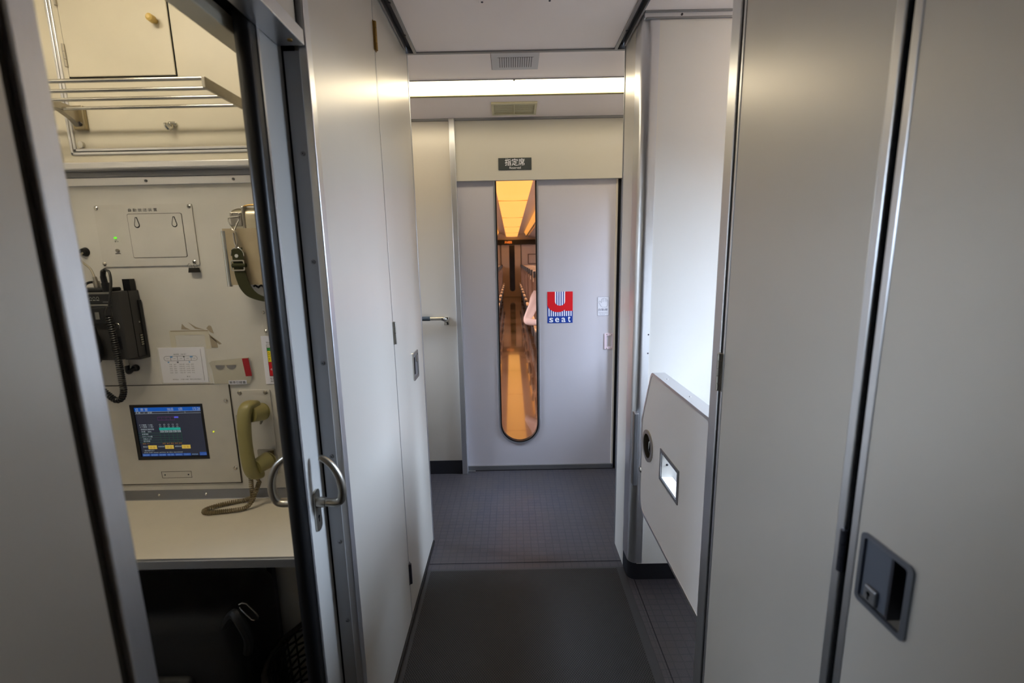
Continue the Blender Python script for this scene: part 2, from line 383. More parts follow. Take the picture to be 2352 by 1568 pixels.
# ---- left wall
struct('wall_left', MB().box(-.455, XL, 1.078, 1.594, 0, 2.27), PANEL, 'satin grey wall panel beside the crew room door')
struct('wall_left_end', MB().box(-.47, -.424, 2.03, 2.112, 0, 2.27), ALUD)
struct('wall_left_return', MB().box(-1.45, -.43, 2.06, 2.112, 0, 2.27), PANEL)
struct('trim_6', MB().box(-.432, -.4185, 2.100, 2.116, 0, 2.27, .002), ALU, 'aluminium edge at the end of the left wall')
struct('wall_left_near', MB().box(-.47, XL, -1.3, .414, 0, 2.27), PANEL, 'satin grey wall panel at the near side of the crew room door')
struct('trim_7', MB().box(-.46, -.428, .405, .430, 0, 2.27), GROOVE, 'dark groove beside the near door jamb')
struct('trim_8', MB().box(-.475, XL, .429, .457, 0, 2.02, .002), ALU, 'aluminium near jamb of the crew room door')
# far jamb with screws
jm = sroot('trim_9', (-.44, 1.06, 0), 'screwed metal jamb strip of the crew room door')
MB().box(-.4695, -.426, 1.055, 1.30, 0, 1.838).build('jamb_plate', mat('jamb_grey', (.62, .62, .63), .42, .45), jm)
MB().box(-.436, -.4175, 1.050, 1.079, 0, 2.27, .0025).build('jamb_edge', ALU, jm)
for z in (1.634, 1.402, 1.167, .933, .702, .475, .24): screw('screw', (-.448, 1.055, z), (0, -1, 0), .0052, jm, ALUD); slot((-.448, 1.055, z), (0, -1, 0), .0052, jm)
struct('wall_pocket_gap', MB().box(-.476, -.4690, 1.058, 1.30, 0, 1.87), GAP)
struct('wall_left_over_door', MB().box(-.47, -.430, -1.3, 1.035, 1.872, 2.27), PANEL)
struct('trim_10', MB().box(-.46, -.440, 1.034, 1.056, 1.86, 2.27), GAP)
hd = sroot('trim_11', (-.45, .7, 1.84), 'aluminium head rail over the crew room door')
MB().box(-.474, -.418, .43, 1.042, 1.842, 1.872, .002).build('rail', ALU, hd)
MB().box(-.516, -.474, .43, 1.055, 1.858, 1.90).build('slot_shadow', GAP, hd)
MB().box(-.56, -.516, .43, 1.30, 1.828, 1.90, .002).build('inner_rail', CREAMU, hd)
MB().cyl((-.436, 1.015, 1.8425), (-.436, 1.015, 1.840), .005, .005, 12).build('screw', BRASS, hd)
struct('wall_over_door_inner', MB().box(-.56, -.47, -1.3, 1.30, 1.895, 2.27), CREAMU)

# locker door (left)
d3 = sroot('door_3', (XL, 1.85, 0), 'grey hinged locker door in the left wall with a flush latch')
MB().box(-.445, XL, 1.603, 2.098, .012, 2.262, .0015).build('leaf', PANEL, d3)
MB().box(-.445, -.4225, 1.593, 1.605, 0, 2.27).build('joint', GAP, d3)
MB().box(-.430, -.4195, 1.5955, 1.5985, 0, 2.27).build('edge_strip', ALU, d3)
for z0, z1, mm in ((2.06, 2.145, BRASS), (1.11, 1.19, STEELR), (.157, .243, ALUK)):
    h = MB()
    for k in range(4): h.cyl((-.4155, 1.600, z0+(z1-z0)*k/4+.0006), (-.4155, 1.600, z0+(z1-z0)*(k+1)/4-.0006), .0055, seg=12)
    h.box(-.4195, -.4175, 1.590, 1.612, z0, z1).build('hinge', mm, d3, 30)
lt = MB().holed(rr(1.868, 1.972, .90, 1.02, .012), [rr(1.880, 1.960, .912, 1.008, .008)], 'X', -.4205, -.4155).build('latch_bezel', STEEL, d3)
MB().box(-.4205, -.4185, 1.880, 1.960, .912, 1.008).build('latch_plate', ALUD, lt)
MB().box(-.4187, -.4165, 1.888, 1.905, .925, .998, .001).build('latch_recess', GAP, lt)
MB().box(-.4187, -.4135, 1.925, 1.955, .972, 1.000, .002).build('latch_lock', STEEL, lt)
struct('baseboard_left', MB().box(-.43, -.412, 1.08, 2.10, 0, .012, .001), BLACK)

# ---- right wall: column, strip, baseboard
def corner(x0, y0, r, xe, ye, n=8):
    p = [(x0, ye), (x0, y0+r)]
    p += [(x0+r-r*math.cos(R(90*i/n)), y0+r-r*math.sin(R(90*i/n))) for i in range(1, n+1)]
    return p+[(xe, y0), (xe, ye)]
struct('trim_12', MB().prism(corner(XR, 1.798, .034, .545, 1.90), 'Z', .082, 2.246), ALU, 'rounded aluminium corner column at the side passage', 30)
struct('wall_right_strip', MB().box(XR+.001, .56, 1.90, 2.066, 0, 2.27), PANEL)
struct('trim_13', MB().box(XR-.001, .50, 2.06, 2.072, 0, 2.27, .001), ALUD)
struct('wall_right_passage', MB().box(.523, 1.42, 1.80, 1.86, .077, 2.226), WHITEP, 'white wall of the side passage lit by daylight')
struct('wall_right_vestibule', MB().box(.54, 1.42, 1.86, 2.066, 0, 2.27), PANEL)
struct('baseboard_right', MB().prism(corner(XR+.002, 1.801, .034, 1.42, 1.93), 'Z', 0, .079), BASEB, 'charcoal baseboard round the foot of the column', 30)
tr = sroot('trim_14', (.8, 1.795, 2.22), 'metal channel at the top of the side passage wall')
MB().box(.495, 1.42, 1.790, 1.81, 2.224, 2.230, .0015).build('channel', ALUD, tr); MB().box(.49, 1.42, 1.795, 1.81, 2.230, 2.244).build('web', ALU, tr)
MB().box(.49, 1.42, 1.788, 1.81, 2.244, 2.252, .0015).build('lip', ALUD, tr); MB().cyl((.62, 1.795, 2.237), (.62, 1.792, 2.237), .004, seg=12).build('screw', ALUK, tr)
sc_ = sroot('trim_15', (.54, 1.8, 1.0)); 
for z in (1.093, 1.017): MB().cyl((.541, 1.80, z), (.541, 1.797, z), .004, .003, 12).build('screw', ALUK, sc_)
# near right block (cupboards)
struct('wall_right_near', MB().box(.52, 1.42, -1.3, 1.03, 0, 2.27), WHITEP)
struct('trim_16', MB().box(.4855, .52, 1.050, 1.094, 0, 2.27, .003), ALU, 'aluminium edge post beside the folding wall panel')
struct('trim_17', MB().box(.490, .52, 1.036, 1.050, 0, 2.27), GAP)
d4 = sroot('door_4', (XR, .83, 0), 'grey cupboard door panel on the right between two dark seams')
MB().box(XR, .515, .634, 1.030, .01, 2.262, .0015).build('leaf', PANEL, d4)
MB().box(.4855, .510, 1.030, 1.038, .005, 2.262, .001).build('edge_strip', ALU, d4)
MB().box(.4855, .510, .618, .634, .005, 2.262, .002).build('edge_strip', ALU, d4)
MB().box(.492, .515, .606, .619, 0, 2.27).build('joint', GAP, d4)
for y, z0, z1 in ((1.043, 1.085, 1.175), (1.043, .17, .25)):
    h = MB()
    for k in range(5): h.cyl((.4825, y, z0+(z1-z0)*k/5+.0007), (.4825, y, z0+(z1-z0)*(k+1)/5-.0007), .0062, seg=12)
    h.box(.4845, .488, y-.012, y+.012, z0, z1).build('hinge', STEELR if z0 > 1 else BRASS, d4, 30)
h = MB()
for k in range(3): h.cyl((.4845, .6155, .93+.0225*k+.0006), (.4845, .6155, .93+.0225*(k+1)-.0006), .0050, seg=12)
h.build('hinge', ALUK, d4, 30)
d5 = sroot('door_5', (XR, .1, 0), 'grey cupboard door with a flush lock handle on the right')
MB().holed([(-1.3, .01), (.594, .01), (.594, 2.262), (-1.3, 2.262)], [rr(.506, .578, .92, 1.011, .006)], 'X', XR, .515).build('leaf', PANEL, d5)
MB().box(.4855, .510, .592, .606, .005, 2.262, .002).build('edge_strip', ALU, d5)
bz = MB().holed(rr(.499, .583, .913, 1.018, .008), [rr(.507, .577, .920, 1.011, .004)], 'X', .4835, .4885).build('handle_bezel', mat('bezel_grey', (.46, .47, .50), .35, .75), d5)
MB().box(.4870, .4885, .534, .576, .922, 1.009, .0006).build('lock_plate', mat('plate_grey', (.40, .42, .46), .4, .5), bz)
MB().box(.512, .514, .506, .578, .92, 1.011).build('recess_back', GAP, bz)
MB().box(.4870, .512, .530, .534, .92, 1.011).build('recess_side', ALUK, bz)
MB().box(.4815, .4875, .5455, .5665, .924, .948, .0025).build('lock_block', ALUD, bz)
kh = MB().cyl((.4812, .557, .938), (.4818, .557, .938), .0032, seg=12); kh.box(.4812, .4818, .5558, .5582, .929, .938).build('keyhole', GAP, bz)

# ---- end wall
EY = 2.855
struct('wall_end_left', MB().box(-1.42, -.345, EY, 2.90, .09, 2.207), PANEL, 'pale end wall panel with a handrail')
struct('baseboard_end', MB().box(-1.42, -.345, EY-.006, 2.90, 0, .092), BASEB, 'charcoal baseboard under the end wall panel')
struct('trim_18', MB().box(-.348, -.314, 2.836, 2.90, 0, 2.207, .003), ALU, 'aluminium post left of the end door')
struct('wall_end_header', MB().box(-.314, 1.42, EY, 2.885, 1.862, 2.196), HEADP, 'cream header panel over the end door')
struct('trim_19', MB().box(-1.42, 1.42, 2.842, 2.90, 2.196, 2.212), ALUD, 'dark metal line along the top of the end wall')
struct('wall_end_right', MB().box(.70, 1.42, EY, 2.90, 0, 1.862), PANEL)
struct('trim_20', MB().box(.672, .70, 2.850, 2.90, 0, 1.862, .002), ALUD)
struct('trim_21', MB().box(.655, .673, 2.900, 2.93, 0, 1.88), BLACK, 'black rubber seal beside the end door')
struct('wall_saloon_front', MB().box(-1.42, -.33, 2.935, 2.96, 0, 2.5), SALWALL); struct('wall_saloon_front.001', MB().box(.69, 1.42, 2.935, 2.96, 0, 2.5), SALWALL)
struct('wall_saloon_front.002', MB().box(-.33, .69, 2.935, 2.96, 1.95, 2.5), SALWALL)
# the sliding end door
d1 = sroot('door_1', (.17, 2.89, 0), 'lavender grey sliding end door with a tall slot window')
sx, sr, sz, stop = .0365, .1215, .322, 1.885
slotp = [(sx-sr, stop), (sx+sr, stop)][::-1]
def slot_poly(r, top):
    return [(sx-r, top)]+[(sx+r*math.cos(R(180+180*i/24)), sz+r*math.sin(R(180+180*i/24))) for i in range(25)]+[(sx+r, top)]
def clean(p):
    o = [p[0]]
    for q in p[1:]:
        if abs(q[0]-o[-1][0])+abs(q[1]-o[-1][1]) > 1e-6: o.append(q)
    return o
MB().holed([(-.330, .035), (.643, .035), (.643, 1.93), (-.330, 1.93)], [clean(slot_poly(sr+.007, 1.90))], 'Y', 2.89, 2.925).build('leaf', DOORP, d1)
MB().holed(clean(slot_poly(sr+.0135, 1.905)), [clean(slot_poly(sr+.004, 1.89))], 'Y', 2.884, 2.893).build('window_frame', ALU, d1)
MB().holed(clean(slot_poly(sr+.0068, 1.895)), [clean(slot_poly(sr-.0035, 1.88))], 'Y', 2.8865, 2.92).build('gasket', BLACK, d1)
MB().prism(clean(slot_poly(sr+.001, 1.888)), 'Y', 2.901, 2.906).build('pane', GLASS, d1)
MB().box(.643, .656, 2.884, 2.928, .01, 1.93, .002).build('edge_strip', mat('pale_edge', (.80, .76, .70), .4, .3), d1)
MB().box(-.330, .656, 2.880, 2.928, .004, .036, .002).build('kick_rail', ALUD, d1)
MB().cyl((.648, 2.8805, .02), (.648, 2.878, .02), .004, seg=10).build('screw', ALUK, d1)
MB().box(-.315, -.265, 2.868, 2.882, 0, .006, .001).build('floor_guide', ALUD, d1)
pl = MB().holed(rr(.588, .642, .818, .921, .005), [rr(.602, .636, .833, .905, .003)], 'Y', 2.8855, 2.892).build('pull_plate', mat('rosy_plastic', (.80, .72, .745), .35), d1)
b = MB()
n = 10
for i in range(n):
    x0, x1 = .602+.034*i/n, .602+.034*(i+1)/n; f0, f1 = [.012*math.sin(math.pi*k/n)+.002 for k in (i, i+1)]
    v = b._v([(x0, 2.889+f0, .833), (x1, 2.889+f1, .833), (x1, 2.889+f1, .905), (x0, 2.889+f0, .905)]); b.bm.faces.new(v)
b.build('pull_cup', mat('rosy_plastic', (.80, .72, .745), .35), pl, True)
for x, z in ((.603, .914), (.632, .914), (.603, .825), (.632, .825)): screw('screw', (x, 2.8855, z), (0, -1, 0), .0033, pl)

# ================================================================== SIGNS ON THE END WALL
sg = thing('reserved_seat_sign', 'small charcoal sign with white lettering above the end door', 'sign', (.034, EY, 1.92))
MB().box(-.064, .132, EY-.006, EY, 1.919, 1.986, .001).build('plate', SIGN, sg)
text([('指定席', -.025, 1.942, .040, .117), ('Reserved', .002, 1.924, .0125, .066)], EY-.006, 'lettering', WHITE, sg)
us = thing('seat_class_sticker', 'red white and blue sticker reading u seat on the end door', 'sticker', (.304, 2.89, .993))
Y0 = 2.89
MB().box(.224, .384, Y0-.0012, Y0, .993, 1.192).build('backing', BLUE, us)
b = MB()
for k in range(11): x = .231+k*.0139; b.box(x, x+.0068, Y0-.0016, Y0-.0011, 1.037, 1.105)
b.box(.2715, .3365, Y0-.0016, Y0-.0011, 1.105, 1.192); b.build('white_stripes', WHITE, us)
b = MB()
for k in range(4): x = .2805+k*.0138; b.box(x, x+.0060, Y0-.0020, Y0-.0015, 1.105, 1.192)
b.build('blue_stripes', BLUE, us)
ucut = [(.2715, 1.192)]+[(.304+.0325*math.cos(R(180+180*i/14)), 1.131+.0275*math.sin(R(180+180*i/14))) for i in range(15)]+[(.3365, 1.192)]
outer = [(.224, 1.192)]+[(.224, 1.105)]+[(.2895-.0655*math.cos(R(8+80*i/8)), 1.116-.0530*math.sin(R(8+80*i/8))) for i in range(9)]+[(.305, 1.0635), (.322, 1.069), (.3345, 1.079), (.3335, 1.0695), (.384, 1.069), (.384, 1.192)]
poly = outer+ucut[::-1]
MB().prism(poly, 'Y', Y0-.0024, Y0-.0010).build('letter_u', RED, us)
text([('s', .2355, .9985, .0285, .025), ('e', .2725, .9985, .0285, .026), ('a', .3130, .9985, .0285, .026), ('t', .354, .9990, .0370, .016)], Y0-.0012, 'lettering', WHITE, us, .0008, .012)
# thicken the word a little by a second copy
hs = thing('automatic_door_sticker', 'small outlined sticker of a raised hand near the edge of the end door', 'sticker', (.577, 2.89, 1.034))
MB().box(.5405, .6135, Y0-.0008, Y0, 1.034, 1.155).build('film', mat('sticker_film', (.80, .79, .81), .35), hs)
MB().holed(rr(.5405, .6135, 1.034, 1.155, .007), [rr(.5418, .6122, 1.0353, 1.1537, .006)], 'Y', Y0-.0012, Y0-.0007).build('outline', INKG, hs)
hp = [(.5935, 1.089), (.600, 1.093), (.6045, 1.101), (.6055, 1.115), (.6055, 1.131), (.603, 1.134), (.5995, 1.131), (.598, 1.138), (.596, 1.1425), (.592, 1.1420), (.590, 1.139), (.587, 1.145), (.583, 1.147), (.5795, 1.145), (.577, 1.140), (.574, 1.143), (.569, 1.142), (.5665, 1.137), (.5665, 1.122), (.565, 1.116), (.561, 1.123), (.556, 1.127), (.5505, 1.126), (.548, 1.121), (.5515, 1.114), (.557, 1.105), (.563, 1.095), (.570, 1.089)]
MB().tube([(x, Y0-.0010, z) for x, z in hp], .0006, 5, True).build('hand_outline', INKG, hs)
b = MB()
for x, z0, z1 in ((.577, 1.123, 1.140), (.5895, 1.123, 1.139), (.5985, 1.121, 1.132)): b.box(x-.0005, x+.0005, Y0-.0014, Y0-.0008, z0, z1)
b.build('finger_lines', INKG, hs)
text([('自動扉', .5465, 1.0655, .0155, .0585), ('This door opens', .549, 1.0485, .0048, .056), ('by touch', .556, 1.0405, .0046, .032)], Y0-.0008, 'lettering', INKG, hs)
MB().box(.545, .609, Y0-.0012, Y0-.0007, 1.0575, 1.0581).build('rule', INKG, hs)

# handrail
hr = thing('handrail', 'short metal handrail with a dark grip on the left end wall', 'handrail', (-.6, 2.82, 1.04))
MB().cyl((-1.05, 2.805, 1.047), (-.505, 2.805, 1.047), .0135, seg=20).build('grip', mat('slate_grip', (.17, .21, .24), .5), hr, 30)
MB().cyl((-.505, 2.805, 1.047), (-.428, 2.805, 1.047), .0115, seg=20).build('bar', STEEL, hr, 30)
b = MB(); b.tube([(-.435, 2.805, 1.047), (-.424, 2.806, 1.045), (-.416, 2.815, 1.038), (-.413, 2.83, 1.03), (-.413, 2.853, 1.025)], [.0135, .0145, .0145, .013, .013], 14)
b.box(-.428, -.398, 2.846, 2.856, 1.0, 1.05, .003).build('bracket', STEEL, hr, 40)
b = MB().box(-1.03, -1.0, 2.805, 2.856, 1.03, 1.06, .003).build('bracket', STEEL, hr)

# ================================================================== CEILING FITTINGS
def cplate(b, x0, x1, y0, y1, d0, d1):
    b.prism([(y0, zc(y0)-d1), (y1, zc(y1)-d1), (y1, zc(y1)-d0), (y0, zc(y0)-d0)], 'X', x0, x1); return b
lamp = thing('strip_lamp', 'long glowing strip lamp across the vestibule ceiling', 'lamp', (.035, 2.44, 2.20))
b = MB(); pr = [(2.353+.16*k/10, zc(2.353+.16*k/10)-.013*(1-((k-5)/5)**2)**.5-.001) for k in range(11)]
b.prism(pr+[(2.513, zc(2.513)+.01), (2.353, zc(2.353)+.01)], 'X', -1.0, 1.10).build('diffuser', GLOW, lamp, 30)
cplate(MB(), -1.0, 1.10, 2.513, 2.533, -.012, .006).build('lamp_frame', mat('brassy_edge', (.62, .58, .42), .35, .6), lamp)
cplate(MB(), -1.0, 1.10, 2.346, 2.353, -.012, .003).build('lamp_frame', ALUD, lamp)
MB().cyl((.031, 2.356, zc(2.356)), (.031, 2.356, zc(2.356)-.006), .006, .004, 10).build('clip', ALUD, lamp)
v1 = thing('perforated_vent', 'white perforated vent plate in the ceiling before the strip lamp', 'vent', (.035, 2.18, 2.24))
cplate(MB(), -.068, .137, 2.101, 2.251, 0, .0025).build('plate', mat('vent_white', (.80, .78, .77), .45), v1)
b = MB()
cplate(b, -.037, .110, 2.137, 2.227, .0015, .0030).build('vent_back', mat('vent_shadow', (.42, .40, .39), .7), v1)
for k in range(16):
    x = -.037+.147*k/15; cplate(MB(), x-.0034, x+.0034, 2.137, 2.227, .002, .0048).build('slat', mat('vent_white', (.80, .78, .77), .45), v1)
cplate(MB(), -.0695, -.068, 2.101, 2.251, 0, .001).build('joint', GROOVE, v1); cplate(MB(), .137, .138, 2.101, 2.251, 0, .001).build('joint', CEILP, v1)
v2 = thing('louvred_vent', 'cream louvred vent grille in the ceiling between lamp and end wall', 'vent', (.035, 2.70, 2.21))
CV = mat('vent_cream', (.80, .76, .62), .45)
b = MB(); x0, x1, y0, y1 = -.090, .156, 2.617, 2.784
cplate(b, x0, x1, y0, y0+.016, -.002, .010); cplate(b, x0, x1, y1-.016, y1, -.002, .010); cplate(b, x0, x0+.012, y0+.016, y1-.016, -.002, .010); cplate(b, x1-.012, x1, y0+.016, y1-.016, -.002, .010)
b.build('frame', CV, v2); cplate(MB(), .0315, .0365, y0+.016, y1-.016, -.002, .009).build('divider', CV, v2)
cplate(MB(), x0+.01, x1-.01, y0+.01, y1-.01, -.004, .0005).build('vent_back', mat('vent_dark_cream', (.24, .21, .14), .7), v2)
for k in range(9):
    y = y0+.022+k*.0152
    for xa, xb in ((x0+.012, .0315), (.0365, x1-.012)):
        b = MB(); b.prism([(y, zc(y)-.0006), (y+.0088, zc(y)-.0022), (y+.0092, zc(y)-.0014), (y+.0006, zc(y)-.0001)], 'X', xa, xb).build('slat', CV, v2)
hc = thing('ceiling_hatch', 'screwed ceiling plate at the near end of the corridor ceiling', 'hatch', (.03, 1.6, 2.25))
MB().box(-.092, .158, 1.40, 1.717, 2.246, 2.253, .002).build('plate', CEILP, hc); screws([(-.080, 1.708, 2.246), (.146, 1.708, 2.246)], (0, 0, -1), .004, hc, ALUK)
pl_ = thing('passage_fill_lamp', 'added warm round fill lamp in the side passage out of sight', 'lamp', (1.12, 1.35, 2.24))  # unseen fill lamp, added to warm the upper passage wall and ceilings
pl_['label'] = 'unseen round warm fill lamp added on the side passage ceiling'
MB().ball((1.12, 1.35, 2.246), .09, (1, 1, .6), 24, 12).build('diffuser', PASSFILL, pl_, True); MB().holed(circ(1.12, 1.35, .105, 32), [circ(1.12, 1.35, .09, 32)], 'Z', 2.240, 2.252).build('lamp_ring', ALU, pl_)
rl = thing('rear_strip_lamp', 'strip lamp on the corridor ceiling behind the viewpoint', 'lamp', (.03, -.75, 2.24))
MB().box(-.30, .37, -.85, -.70, 2.244, 2.253).build('diffuser', REARGLOW, rl)

# ================================================================== FLOOR MAT
fm = thing('floor_mat', 'black honeycomb rubber floor mat along the corridor', 'mat', (.03, 1.0, 0))
MB().box(-.392, .452, -.8, 1.868, 0, .007).build('mesh', MATM, fm)
b = MB(); b.box(.452, .486, -.8, 1.880, 0, .006, .002); b.box(-.408, -.392, -.8, 1.880, 0, .006, .002); b.box(-.392, .452, 1.868, 1.880, 0, .004, .001)
b.build('border', mat('mat_border', (.145, .145, .16), .55, bump=.2, bscale=300), fm)

# ================================================================== RIGHT GATE
gt = thing('half_height_gate', 'grey half height gate with slanted corner closing the side passage', 'gate', (.52, 1.40, .40))
gx0, gx1 = .500, .540
def gate_poly(i):
    return [(1.096, .400+i), (1.640, .400+i)]+[(1.640+(.070-i)*math.sin(R(90*k/6)), .470-(.070-i)*math.cos(R(90*k/6))) for k in range(1, 7)]+[(1.710-i, .775), (1.618-i*.6, .970-i*.6), (1.606-i*.6, .984-i), (1.590, .990-i), (1.096, .990-i)]
hole = [(1.310, .648), (1.470, .648), (1.470, .746), (1.310, .746)]; ring = circ(1.622, .700, .050, 28)
MB().holed(gate_poly(.010), [hole, ring], 'X', gx0+.0005, gx1-.0005).build('panel', mat('gate_panel', (.87, .855, .85), .40, .05), gt)
MB().holed(gate_poly(0), [gate_poly(.010)], 'X', gx0-.0015, gx1+.0015).build('edge_band', ALU, gt)
MB().holed([(1.303, .641), (1.477, .641), (1.477, .753), (1.303, .753)], [[(1.314, .652), (1.466, .652), (1.466, .742), (1.314, .742)]], 'X', gx0-.003, gx0+.002).build('opening_frame', ALUD, gt)
ln = MB().holed([(1.310, .648), (1.470, .648), (1.470, .746), (1.310, .746)], [[(1.314, .652), (1.466, .652), (1.466, .742), (1.314, .742)]], 'X', gx0, gx1).build('opening_lining', WHITEP, gt)
screw('screw', (.520, 1.466, .697), (0, -1, 0), .004, ln, ALUK)
rg = MB().holed(circ(1.622, .700, .060, 32), [circ(1.622, .700, .045, 32)], 'X', gx0-.004, gx0+.004).build('ring_bezel', STEELR, gt, 30)
MB().holed(circ(1.622, .700, .050, 28), [circ(1.622, .700, .046, 28)], 'X', gx0, gx0+.032).build('ring_cup', STEELR, rg, 30)
MB().prism(circ(1.622, .700, .049, 28), 'X', gx0+.030, gx0+.034).build('cup_back', ALUK, rg)
MB().tube([(gx0+.012, 1.622-.020, .735), (gx0+.004, 1.622-.012, .72), (gx0+.004, 1.622-.010, .69), (gx0+.014, 1.622-.016, .66)], .005, 8).build('finger_pull', STEEL, rg, True)
MB().box(gx0-.002, gx1+.002, 1.093, 1.10, .41, .985).build('hinge_leaf', ALUD, gt)
for x, y in ((.52, 1.50), (.52, 1.30)): MB().cyl((x, y, .990), (x, y, .9915), .003, .002, 10).build('rivet', ALUD, gt)
screw('stud', (gx0+.004, 1.708, .565), (-1, 0, 0), .015, gt, STEEL)
ck = thing('catch_plate', 'upright metal catch plate on the rounded column behind the gate', 'catch', (.50, 1.80, .46))
b = MB().box(.488, .506, 1.770, 1.806, .46, .775, .003); b.build('plate', ALUD, ck)
MB().box(.4865, .4885, 1.776, 1.790, .47, .765, .001).build('strike', STEELR, ck)

# ================================================================== CREW ROOM
struct('wall_crew_back', MB().box(-1.42, -.56, 1.30, 1.34, 0, 1.70), CREAM, 'stained cream back wall of the crew room')
struct('wall_crew_back_right', MB().box(-.56, -.515, 1.30, 1.34, 0, 1.9), CREAM)
struct('wall_crew_rear', MB().box(-1.42, -.47, -.30, -.26, 0, 2.27), CREAM)
# sliding crew door
d2 = sroot('door_2', (-.49, 1.0, 0), 'cream sliding crew room door standing half open with black edge rubber')
MB().box(-.506, -.475, .956, 1.52, .01, 1.852, .0015).build('leaf', mat('door_cream', (.70, .69, .67), .42, .1), d2)
b = MB(); prof = [(-.5065, .962), (-.5065, .942)]+[(-.4905-.016*math.cos(R(180*i/10)), .942-.013*math.sin(R(180*i/10))) for i in range(1, 10)]+[(-.4745, .942), (-.4745, .962)]
b.prism(prof, 'Z', .005, 1.875).build('edge_rubber', BLACK, d2, 30)
MB().box(-.4752, -.4725, .958, .966, .01, 1.852).build('edge_strip', ALU, d2)
MB().box(-.516, -.470, 1.060, 1.075, .01, 1.85).build('pocket_seal', BLACK, d2)
def lever(sgn, xf, nm):
    f = lambda d: xf+sgn*d
    b = MB().prism(rr(.990, 1.020, .768, .872, .012), 'X', min(f(0), f(.0045)), max(f(0), f(.0045))); ro = b.build('rosette', STEELR, d2)
    b = MB(); b.cyl((f(.004), 1.005, .840), (f(.024), 1.005, .840), .0125, .0115, 20); b.cyl((f(.024), 1.005, .840), (f(.029), 1.005, .840), .0095, seg=20); b.build('neck', STEELR, ro, 30)
    pts = spline([(f(.028), 1.005, .840), (f(.046), 1.005, .839), (f(.060), 1.004, .845), (f(.0665), 1.002, .866), (f(.066), 1.0, .890), (f(.060), .999, .914), (f(.047), .998, .938), (f(.031), .997, .953), (f(.022), .997, .957)], 6)
    n = len(pts); b = MB().tube(pts, [.0098-.0035*(i/(n-1))**3 if i < n-1 else .004 for i in range(n)], 14); b.build('lever', STEELR, ro, True)
    b = MB().cyl((f(.0044), 1.004, .804), (f(.0052), 1.004, .804), .004, seg=12); b.box(min(f(.0044), f(.0052)), max(f(.0044), f(.0052)), 1.0025, 1.0055, .791, .804).build('keyhole', GAP, ro)
lever(1, -.475, 'a'); lever(-1, -.506, 'b')

# desk
dk = thing('desk', 'cream crew room desk top with a metal front edge', 'desk', (-.95, 1.15, 0))
MB().box(-1.40, -.52, 1.000, 1.2985, .682, .700).build('desk_top', DESKM, dk)
MB().box(-1.40, -.52, .992, 1.003, .678, .7012, .002).build('edge_band', ALUD, dk)
MB().box(-.768, -.752, 1.26, 1.28, .0, .682).build('leg', ALUK, dk)
ss = sroot('trim_22', (-.95, 1.296, .70), 'screwed metal strip behind the desk'); MB().prism([(1.300, .726), (1.296, .726), (1.288, .702), (1.286, .700), (1.300, .700)], 'X', -1.40, -.52).build('strip', ALUD, ss)
screws([(-1.085, 1.292, .714), (-.942, 1.292, .714), (-.79, 1.292, .714)], (0, -.95, .3), .004, ss, STEEL)

# upper cabinet
uc = thing('overhead_cabinet', 'cream overhead cabinet across the crew room above the equipment wall', 'cabinet', (-.95, 1.28, 1.66))
MB().box(-1.42, -.56, 1.27, 1.34, 1.652, 2.27).build('body', CREAMU, uc)
b = MB(); b.box(-1.42, -.56, 1.252, 1.285, 1.650, 1.668, .003); b.build('bottom_rail', ALU, uc)
fr = MB(); 
for i0, i1 in ((0, .0065), (.0085, .015)):
    x, z = -1.143+i0, 1.689+i0; x2, z2 = -1.143+i1, 1.689+i1
    fr.box(x, x2, 1.266, 1.272, z, 2.27, .001); fr.box(x, -.56, 1.266, 1.272, z, z2, .001)
fr.build('panel_frame', ALU, uc)
MB().box(-1.1365, -.56, 1.2685, 1.2705, 1.6955, 1.6975).build('frame_groove', GROOVE, uc)
dr = MB().box(-1.112, -.842, 1.266, 1.272, 1.876, 2.262, .0015).build('cabinet_door', CREAMU, uc)
MB().holed([(-1.1145, 1.8735), (-.8395, 1.8735), (-.8395, 2.266), (-1.1145, 2.266)], [[(-1.112, 1.876), (-.842, 1.876), (-.842, 2.262), (-1.112, 2.262)]], 'Y', 1.2690, 1.2705).build('door_joint', GAP, uc)
b = MB(); b.cyl((-.873, 1.266, 1.999), (-.873, 1.256, 1.999), .006, seg=16); b.cyl((-.873, 1.256, 1.999), (-.873, 1.243, 1.999), .0095, .0085, 18); b.cyl((-.873, 1.243, 1.999), (-.873, 1.240, 1.999), .0085, .004, 18); b.build('knob', IVORY, dr, 30)
for z0 in (1.898, 2.038):
    b = MB()
    for k in range(3): b.cyl((-1.1125, 1.264, z0+.018*k+.0005), (-1.1125, 1.264, z0+.018*(k+1)-.0005), .0035, seg=10)
    b.build('hinge', STEELR, uc, 30)
MB().prism(circ(-1.111, 1.714, .0065, 18, 1.25), 'Y', 1.262, 1.272).build('lock', STEEL, uc, 30)
sb = sroot('trim_23', (-.95, 1.298, 1.62), 'screwed metal strip under the overhead cabinet'); MB().box(-1.42, -.56, 1.296, 1.302, 1.616, 1.637, .001).build('strip', ALU, sb)
MB().box(-1.42, -.56, 1.290, 1.302, 1.637, 1.652).build('strip_step', ALUD, sb); screws([(-.981, 1.296, 1.6265), (-.745, 1.296, 1.6265)], (0, -1, 0), .004, sb, ALUD, True)

